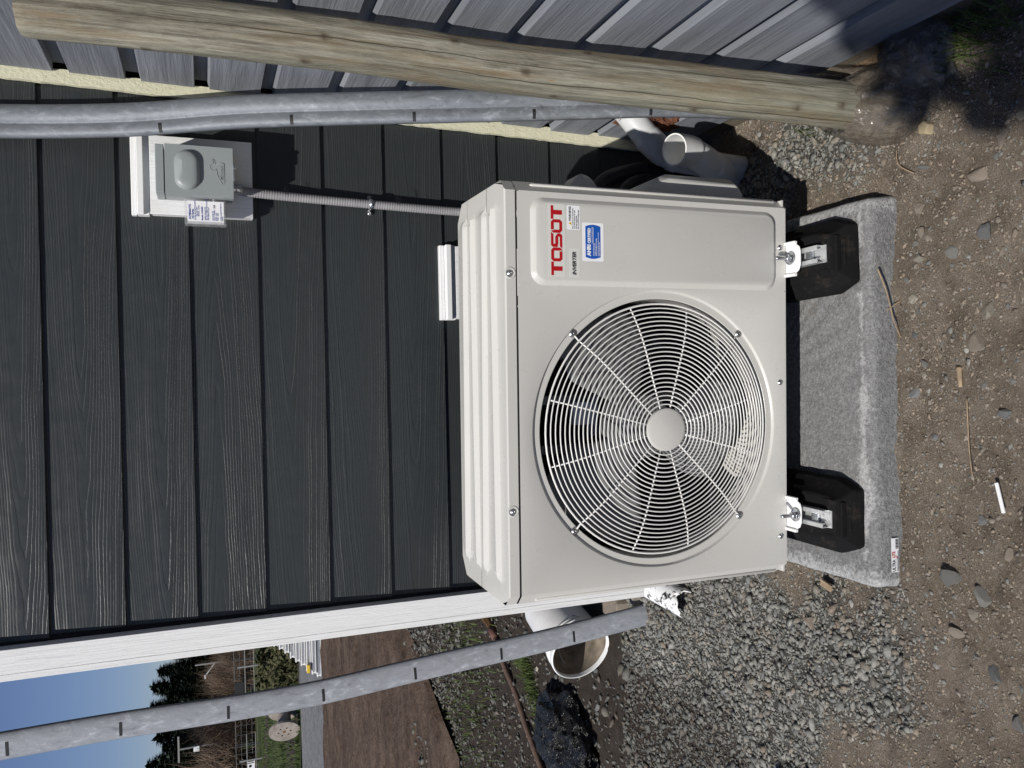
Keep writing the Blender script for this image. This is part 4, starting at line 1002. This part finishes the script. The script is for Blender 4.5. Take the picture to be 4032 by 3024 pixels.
# loose stones that can be told apart
meshes = []
for k in range(9):
    bm = bmesh.new(); bmesh.ops.create_icosphere(bm, subdivisions=2, radius=1); r_ = random.Random(40+k)
    pl_ = [(Vector((r_.gauss(0, 1), r_.gauss(0, 1), r_.gauss(0, 1))).normalized(), r_.uniform(.42, .8)) for _ in range(12)]
    for v in bm.verts:
        for nn, dd in pl_+[(Vector((0, 0, 1)), .7)]:
            e = v.co.dot(nn)-dd
            if e > 0: v.co -= nn*e
        v.co *= 1+r_.uniform(-.04, .04)
    me = bpy.data.meshes.new('stone'); bm.to_mesh(me); bm.free(); meshes.append(me)
mcopies = {}
def stone_mesh(k, mi):
    if (k, mi) not in mcopies:
        c = meshes[k].copy(); c.materials.append((M_st1, M_st2, M_st3, M_st4)[mi]); mcopies[(k, mi)] = c
    return mcopies[(k, mi)]
STL = ['grey angular loose stone lying on the bare ground', 'tan loose stone lying on the bare ground', 'blue-grey loose stone lying on the bare ground', 'pale loose stone lying on the bare ground']
STG = ['grey loose stones', 'tan loose stones', 'blue-grey loose stones', 'pale loose stones']
rs_ = random.Random(77)
placed = []
def put_stone(x, y, r, mi):
    if any((x-a)**2+(y-b)**2 < (r+c)**2 for a, b, c in placed): return
    placed.append((x, y, r)); o = bpy.data.objects.new('stone', stone_mesh(rs_.randrange(9), mi)); COL.objects.link(o)
    o.location = (x, y, G+float(height(np.array([x]), np.array([y]))[0])+r*.02); o.rotation_euler = (rs_.uniform(-.4, .4), rs_.uniform(-.4, .4), rs_.uniform(0, 6.28)); s = r
    o.scale = (s*rs_.uniform(.9, 1.35), s*rs_.uniform(.7, 1.0), s*rs_.uniform(.5, .75)); tag(o, STL[mi], 'stone', STG[mi])
for x, y, r, mi in ((.30, -.255, .021, 3), (.36, -.26, .016, 1), (.415, -.25, .020, 1), (.335, -.24, .014, 0), (.25, -.225, .013, 0), (.205, -.245, .019, 3), (.12, -.235, .013, 2), (.165, -.43, .024, 3), (.05, -.26, .014, 0), (-.02, -.235, .016, 2), (-.12, -.29, .013, 2), (-.06, -.47, .02, 2), (.33, -.43, .022, 2), (.46, -.42, .027, 1), (.30, -.35, .017, 0), (-.30, -.40, .018, 2), (-.36, -.47, .02, 1), (-.44, -.33, .028, 0), (-.47, -.41, .03, 0), (-.51, -.38, .02, 3), (-.56, -.34, .022, 1), (-.62, -.43, .024, 2), (-.72, -.48, .028, 0), (-.54, -.15, .014, 1), (.10, -.40, .03, 1), (.52, -.47, .02, 1)):
    put_stone(x, y, r, mi)
tries = 0
while len(placed) < 215 and tries < 6000:
    tries += 1; x = rs_.uniform(-1.7, .8); y = rs_.uniform(-.55, .95) if rs_.random() < .7 else rs_.uniform(.9, 2.6)
    if -.53 < x < .5 and -.21 < y < .7: continue
    if y > .62 and x > -.7: continue
    if y > .9 and x < -3.: continue
    if (x-.672)**2+(y+.178)**2 < .012: continue
    r = min(.03, .0085*math.exp(rs_.gauss(0, .38))); 
    if y > 1: r *= 1.4; x -= .6
    put_stone(x, y, r, rs_.choices((0, 1, 2, 3), (5, 4, 3, 1))[0])

# twigs, straw and offcuts
def stick(name, label, cat, pts, r, mat, group=None):
    t = MB(); o0 = Vector(pts[0]); P = spline([Vector(p)-o0 for p in pts], 6); t.tube(P, [r*(1-.5*i/len(P)) for i in range(len(P))], 6); o = obj(name, t, mat, smooth=True); o.location = o0; return tag(o, label, cat, group)
stick('twig', 'long dry straw stalk lying against the front edge of the pad', 'straw', [(.282, -.1845, G+.058), (.22, -.190, G+.035), (.16, -.192, G+.02), (.115, -.2, G+.006)], .0022, M_twig)
stick('twig', 'short pale straw piece leaning on the pad front near the long stalk', 'straw', [(.205, -.2, G+.005), (.18, -.19, G+.04)], .0018, M_twig)
stick('twig', 'thin straight dry twig lying on the dirt before the pad', 'twig', [(-.03, -.38, G+.008), (-.14, -.385, G+.010), (-.20, -.39, G+.008)], .0018, M_twig)
stick('twig', 'short curved brown twig on dirt right of the pad', 'twig', [(.50, -.25, G+.008), (.53, -.21, G+.012), (.57, -.20, G+.008)], .0018, M_twig)
stick('twig', 'short stubby brown stick lying before the pad middle', 'stick', [(.04, -.36, G+.006), (-.005, -.365, G+.008)], .0075, M_twig)
o = MB(); o.box(-.0325, .0325, -.004, .004, 0, .004); o = obj('plastic_offcut', o, M_white, bevel=.001); o.location = (-.240, -.457, G+.008); o.rotation_euler = (0, 0, d2(14)); tag(o, 'thin white plastic offcut lying on the dirt', 'plastic offcut')
o = MB(); o.box(-.02, .02, -.009, .009, 0, .006); o = obj('wood_chip', o, M_twig, bevel=.001); o.location = (-.545, .06, G+.012); o.rotation_euler = (0, 0, d2(75)); tag(o, 'small tan wood chip beside the left side of the pad', 'wood chip')
def blades(name, kind, label, cat, n, fpos, h, wd, mat, seed, lean=.5):
    r_ = random.Random(seed); mb = MB()
    for _ in range(n):
        x, y, z = fpos(r_); a = r_.uniform(0, 2*PI); hh = h*r_.uniform(.5, 1.2); l = lean*hh*r_.uniform(.2, 1.2); w = wd*r_.uniform(.6, 1.2)
        dx, dy = math.cos(a), math.sin(a); px_, py_ = -dy*w, dx*w
        mb.add([(x-px_, y-py_, z), (x+px_, y+py_, z), (x+dx*l*.4+px_*.7, y+dy*l*.4+py_*.7, z+hh*.6), (x+dx*l*.4-px_*.7, y+dy*l*.4-py_*.7, z+hh*.6), (x+dx*l, y+dy*l, z+hh*.95)], [(0,1,2,3), (3,2,4)])
    o = obj(name, mb, mat, recalc=False)
    return tag(o, label, cat, None, kind)
blades('grass_tuft', None, 'green grass tuft in the shade at the foot of the slate wall', 'grass tuft', 260, lambda r: (.78+r.gauss(0, .05), -.44+r.gauss(0, .06), G), .075, .0016, M_blade_g, 1, .9)
blades('grass_tuft', None, 'small green grass sprig beside the log near the gravel', 'grass tuft', 26, lambda r: (.70+r.gauss(0, .012), .10+r.gauss(0, .015), G), .035, .0014, M_blade_g, 2, 1.0)
blades('dry_grass', 'stuff', None, None, 320, lambda r: (.812+r.gauss(0, .010), -.12+r.gauss(0, .05), G), .02, .0009, M_drygrass, 3, 3.0)
blades('grass_patch', 'stuff', None, None, 1500, lambda r: (lambda t: (-1.44-.5*t+r.gauss(0, .035), 2.42-.62*t+r.gauss(0, .05), G))(r.random()), .05, .0022, M_blade_g, 4, .8)
blades('weeds', 'stuff', None, None, 1600, lambda r: (-1.75+r.gauss(0, .55), 3.4+r.gauss(0, .35), G), .05, .003, M_blade_g, 5, .9)
blades('verge_blades', 'stuff', None, None, 9000, lambda r: (r.uniform(-16, -3.5), 14.2+12*r.random()**1.3, G+.02), .10, .011, M_blade_g, 6, .7)

# ---------------------------------------------------------------- far things beyond the field
def chan():
    t = MB(); L = 3.0; h = .062
    t.loft([[(0+dx, y, z) for y, z in [(0, 0), (-.045, 0), (-.045, .012)]] for dx in (0, L)], False)
    t.loft([[(0+dx, y, z) for y, z in [(-.045, h-.012), (-.045, h), (0, h), (0, 0)]] for dx in (0, L)], False)
    return t
rk = random.Random(6)
stack0 = None
for i in range(9):
    zb = G+.018+i*.078; xl = -4.43+.072*i+rk.uniform(-.02, .02)
    if stack0 is None:
        stack0 = thing('steel_channel', 'x', 'steel channel', (0, 0, 0), (0, 0, 0), 'white steel channels stacked behind the field')
        obj('channel_web', chan(), M_white, stack0, solid=.006)
        mb = MB(); mb.box(.02, 2.9, -.035, .1, -.016, -.001); obj('gap_shade', mb, M_dark, stack0)  # dark strip standing in for the shade in the gap under each channel
        t = stack0
    else: t = copy_tree(stack0)
    t.location = (xl, 10.9+rk.uniform(-.02, .02), zb)
    t['label'] = ['lowest', 'second lowest', 'third lowest', 'fourth from the bottom', 'middle', 'fourth from the top', 'third highest', 'second highest', 'topmost'][i] + ' white steel channel in the stack past the field'
yb = MB(); yb.box(-.06, .06, -.02, .02, 0, .045); o = obj('yellow_block', yb, M_yellow, bevel=.004); o.location = (-4.26, 10.83, G+.19); tag(o, 'small yellow block wedged in the stacked steel channels', 'block')

reel = thing('cable_reel', 'weathered wooden cable reel standing on the grass verge', 'cable reel', (-6.47, 14.55, G+.29))
axr = Vector((-.55, -.83, .05)).normalized()
for s in (0, 1):
    mb = MB(); mb.lathe([(.035, .22-.44*s-.02), (.29, .22-.44*s-.02), (.29, .22-.44*s+.02), (.035, .22-.44*s+.02), (.035, .22-.44*s-.02)], (0, 0, 0), axr, 40); fl_ = obj('reel_flange', mb, M_reel, reel)
    if s == 0:
        u = axr.orthogonal().normalized(); w = axr.cross(u)
        for k in range(6):
            c_ = axr*.241+(u*math.cos(k*PI/3)+w*math.sin(k*PI/3))*.115; mb = MB(); mb.lathe([(0, 0), (.017, 0), (.017, .004), (0, .004)], c_, axr, 10); obj('bolt_head', mb, M_dark, fl_)
mb = MB(); mb.lathe([(.13, -.2), (.13, .2)], (0, 0, 0), axr, 28); obj('reel_drum', mb, M_reel, reel)
mb = MB(); mb.lathe([(0, .235), (.045, .235), (.045, .238), (0, .2385)], (0, 0, 0), axr, 16); obj('reel_axle_hole', mb, M_rust, reel)

fence = thing('wire_fence', 'dark wire fence with thin posts in front of the bushes', 'fence', (-14, 28, G))
for k in range(16):
    mb = MB(); mb.tube([(-9+1.5*k, 0, 0), (-9+1.5*k, 0, .9)], .018, 6); obj('post', mb, M_fence, fence)
for z in (.12, .3, .48, .66, .84):
    mb = MB(); mb.tube([(-9, 0, z), (14, 0, z)], 0.005 if z != .84 else .009, 5); obj('wire', mb, M_fence, fence)
mb = MB()
for k in range(70): mb.box(-9+.33*k, -9+.33*k+.012, -.01, .01, 0, .86)
obj('picket_mesh', mb, M_fence, fence); 
for x, lbl in ((-12.85, 'pale tall gate post left of the white sign'), (-9.62, 'pale tall gate post by the black notice board')):
    mb = MB(); mb.box(-.022, .022, -.022, .022, 0, .75); mb.box(-.9, .9, -.01, .01, .49, .515); mb.box(-.9, .9, -.01, .01, .2, .22); o = obj('gate_post', mb, M_palepost); o.location = (x, 27.6, G); tag(o, lbl, 'gate post')
sg = thing('notice_sign', 'small white notice sign with black marks on the fence', 'sign', (-13.1, 27.85, .19)); mb = MB(); mb.box(-.17, .17, -.01, .01, -.13, .13); obj('sign_board', mb, M_paper, sg)
mb = MB(); mb.lathe([(0, 0), (.05, 0), (.05, .004), (0, .004)], (-.07, -.012, .02), (0, -1, 0), 16); mb.box(.02, .05, -.015, -.011, -.1, .1); mb.box(.08, .12, -.015, -.011, -.1, .1); obj('sign_print', mb, M_black, sg)
mb = MB(); mb.box(-.2, .2, -.02, .02, 0, .3); mb.box(-.015, .015, -.015, .015, -.55, .0); o = obj('dark_panel', mb, M_black); o.location = (-10.35, 27.7, .37); tag(o, 'dark square board on a stake at the fence', 'board')

def conifer_mesh(seed, H):
    r_ = random.Random(seed); mb = MB(); lay = 34
    for i in range(lay):
        f = i/(lay-1); z = H*(.08+.9*f); R = H*.27*(1-f)**.85*r_.uniform(.75, 1.15)+.06; nb = int(9+8*(1-f))
        for b in range(nb):
            a = r_.uniform(0, 2*PI); rr2 = R*r_.uniform(.65, 1.1); dz = -.16*rr2
            for q in range(5):
                t0 = .15+q*.17; c_ = Vector((math.cos(a)*rr2*t0, math.sin(a)*rr2*t0, z+dz*t0)); s = (.15+.17*(1-t0))*H/6*r_.uniform(.8, 1.4)
                for _ in range(2):
                    d_ = Vector((math.cos(a)+r_.gauss(0, .6), math.sin(a)+r_.gauss(0, .6), r_.gauss(-.1, .35))).normalized(); e = d_.cross(Vector((0, 0, 1))).normalized()*s*.45+Vector((0, 0, r_.uniform(-.12, .12)*s))
                    mb.add([c_-e, c_+e, c_+d_*s*1.5], [(0,1,2)])
    return mb.mesh('crown')
crowns = []
for k in range(3): me = conifer_mesh(k, 7.0); me.materials.append(M_conifer); crowns.append(me)
tm = MB(); tm.tube([(0, 0, 0), (0, 0, 3.5), (0, 0, 6.8)], [.14, .09, .02], 7); trunk_me = tm.mesh('trunk'); trunk_me.materials.append(M_bark)
rt = random.Random(12)
row = [(-38.5 + 1.25*i, 80+3*((i*7) % 5-2)) for i in range(13)] + [(-52 + 2.2*i, 80+3*((i*7) % 5-2)) for i in range(6)] + [(-21.5 + 2.2*i, 80+3*((i*7) % 5-2)) for i in range(9)] + [(-35.5 + 1.6*i, 71+1.5*((i*3) % 4-1)) for i in range(9)] + [(-31.0 + 1.15*i, 64+1.2*((i*3) % 4-1)) for i in range(9)]
CL = ['dark conifer in the tree row behind the brown bushes']
for i, (x, y) in enumerate(row):
    t = thing('conifer_tree', CL[0], 'tree', (x, y, G), (0, 0, rt.uniform(0, 6.28)), 'conifers in the far tree row')
    s = (.86+.10*math.sin(x*.35)+rt.uniform(-.06, .08)); s *= 1 if i < 28 else (.84 if i < 37 else .70); t.scale = (s*1.55, s*1.55, s)
    for nm, me in (('crown', crowns[i % 3]), ('trunk', trunk_me)):
        o = bpy.data.objects.new(nm, me); COL.objects.link(o); o.parent = t
def bare_bush(seed, R, H, n=900):
    r_ = random.Random(seed); mb = MB()
    for _ in range(n):
        a = r_.uniform(0, 2*PI); e = r_.uniform(.15, 1)**.7; b = Vector((r_.gauss(0, .25)*R, r_.gauss(0, .25)*R, 0)); tip = Vector((math.cos(a)*R*math.sqrt(1-e*e)*1.0, math.sin(a)*R*math.sqrt(1-e*e), H*e))*r_.uniform(.6, 1.05)
        mid = (b+tip)/2+Vector((r_.gauss(0, .12)*R, r_.gauss(0, .12)*R, H*.08)); w = Vector((.014, .005, 0))
        mb.add([b-w, b+w, mid+w*.8, mid-w*.8, tip], [(0,1,2,3), (3,2,4)])
        for _ in range(3):
            f = r_.uniform(.3, .9); p = mid+(tip-mid)*f; q = p+Vector((r_.gauss(0, .2)*R, r_.gauss(0, .2)*R, abs(r_.gauss(0, .2))*H)); w2 = Vector((.008, .003, 0)); mb.add([p-w2, p+w2, q], [(0,1,2)])
    return mb.mesh('twigs')
bushes = []
for k in range(3): me = bare_bush(k, 1.5, 2.4); me.materials.append(M_bush); bushes.append(me)
for i, (x, s) in enumerate(((-19.5, 1.0), (-17.2, .92), (-15.0, 1.08), (-13.2, .98), (-11.6, .80), (-10.2, .62), (-8.6, .6), (-7, .7), (-21.8, .9))):
    o = bpy.data.objects.new('bare_bush', bushes[i % 3]); COL.objects.link(o); o.location = (x, 32+.7*math.sin(i*2.1), G); o.scale = (s, s, s); o.rotation_euler = (0, 0, i*1.3)
    tag(o, 'leafless brown bush in the row behind the wire fence', 'bush', 'leafless bushes behind the fence')
def leafy(seed, R, H, n, s):
    r_ = random.Random(seed); mb = MB()
    for _ in range(n):
        d_ = Vector((r_.gauss(0, 1), r_.gauss(0, 1), abs(r_.gauss(0, 1)))).normalized(); k = r_.uniform(.55, 1.05); c_ = Vector((d_.x*R*k, d_.y*R*k, d_.z*H*k)); a = Vector((r_.gauss(0, 1), r_.gauss(0, 1), r_.gauss(0, 1))).normalized()*s*r_.uniform(.5, 1.3); b = a.orthogonal().normalized()*s*.5
        mb.add([c_-a, c_+b, c_+a, c_-b], [(0,1,2,3)])
    return mb.mesh('leaves')
lm = leafy(3, .8, .62, 900, .07); lm.materials.append(M_bramble)
for i, (x, y, s) in enumerate(((-5.2, 15.2, 1.0), (-6.3, 16.5, .9), (-5.9, 17.8, 1.1), (-7.4, 20.0, 1.0), (-4.2, 15.6, 1.0))):
    o = bpy.data.objects.new('bramble_bush', lm); COL.objects.link(o); o.location = (x, y, G-.02); o.scale = (s, s, s*.9); o.rotation_euler = (0, 0, i*2.)
    tag(o, 'low green and brown bramble bush on the grass verge', 'bush', 'brambles on the verge')
lp = thing('street_lamp', 'thin pale lamp post with a slanting arm before the trees', 'street lamp', (-13.3, 40, G))
mb = MB(); mb.tube([(0, 0, 0), (0, 0, 2.3)], .045, 8); obj('pole', mb, M_palepost, lp); mb = MB(); mb.tube([(0, 0, 1.4), (-.55, -.1, 1.85)], .03, 6); mb.box(-.68, -.5, -.14, -.06, 1.83, 1.9); obj('lamp_arm', mb, M_white, lp)
ap = thing('utility_pole', 'thin utility pole with cross bar and white box before the conifers', 'utility pole', (-17.2, 40, G))
mb = MB(); mb.tube([(0, 0, 0), (0, 0, 3.15)], .045, 8); obj('pole', mb, M_palepost, ap); mb = MB(); mb.box(-.62, .62, -.04, .04, 3.08, 3.16); obj('cross_bar', mb, M_palepost, ap); mb = MB(); mb.box(-.2, .05, -.12, -.05, 2.2, 2.46); obj('white_box', mb, M_white, ap)

# ---------------------------------------------------------------- unseen tree added behind the camera so its crown shades the lower corner
tr = thing('added_shade_tree', 'added leafy tree out of view behind the camera, placed to cast shade', 'tree', (-.446, -3.354, G))
mb = MB(); mb.tube([(0, 0, -.05), (.02, .01, 1.4), (.0, .0, 3.2)], [.06, .045, .02], 9); obj('trunk', mb, M_bark, tr, smooth=True)
r_ = random.Random(31); mb = MB(); CR = .87
for _ in range(11000):
    d_ = Vector((r_.gauss(0, 1), r_.gauss(0, 1), r_.gauss(0, 1))).normalized(); k = r_.random()**.42; c_ = d_*CR*k*(1+.07*math.sin(7*d_.x+5*d_.z)); a = Vector((r_.gauss(0, 1), r_.gauss(0, 1), r_.gauss(0, 1))).normalized()*.06*r_.uniform(.6, 1.3); b = a.orthogonal().normalized()*.035
    c_ = c_+Vector((0, 0, 3.5)); wp_ = c_+Vector((-.446, -3.354, G))
    if any((wp_-Vector(q)).cross(SUN_TO).length < rr_ for q, rr_ in (((.722, -.405, G), .05),)): continue  # opening shaped in the added crown to let one sun patch through
    mb.add([c_-a, c_+b, c_+a, c_-b], [(0,1,2,3)])
obj('crown', mb, mat_leaf('shade_tree_leaf', (.03, .055, .012), (.07, .11, .03)), tr, recalc=False)
for k in range(7):
    a = k*.9; mb = MB(); mb.tube([(0, 0, 2.9), (.25*math.cos(a), .25*math.sin(a), 3.3), (.5*math.cos(a), .5*math.sin(a), 3.5+.2*math.sin(a*2))], [.018, .012, .005], 6); obj('limb', mb, M_bark, tr)

mb = MB(); mb.tube([(-500, 1400, 470), (-420, 1400, 395), (-240, 1400, 228)], 1.6, 6)
Mc = N('vapour'); Mc.out((.8, .82, .85), 1.0); Mc.b.inputs['Alpha'].default_value = .28
tag(obj('contrail', mb, Mc.m, smooth=True), kind='stuff')

# lettering becomes plain meshes
bpy.context.view_layer.update(); dg = bpy.context.evaluated_depsgraph_get()
for o in [q for q in SC.objects if q.type == 'FONT']:
    me = bpy.data.meshes.new_from_object(o.evaluated_get(dg)); c = bpy.data.objects.new('lettering', me)
    if not me.materials: me.materials.append(o.data.materials[0])
    nm = o.name.split('.')[0]; par, loc, rot, sc = o.parent, o.location.copy(), o.rotation_euler.copy(), o.scale.copy()
    bpy.data.objects.remove(o); c.name = nm; COL.objects.link(c); c.parent = par; c.location = loc; c.rotation_euler = rot; c.scale = sc
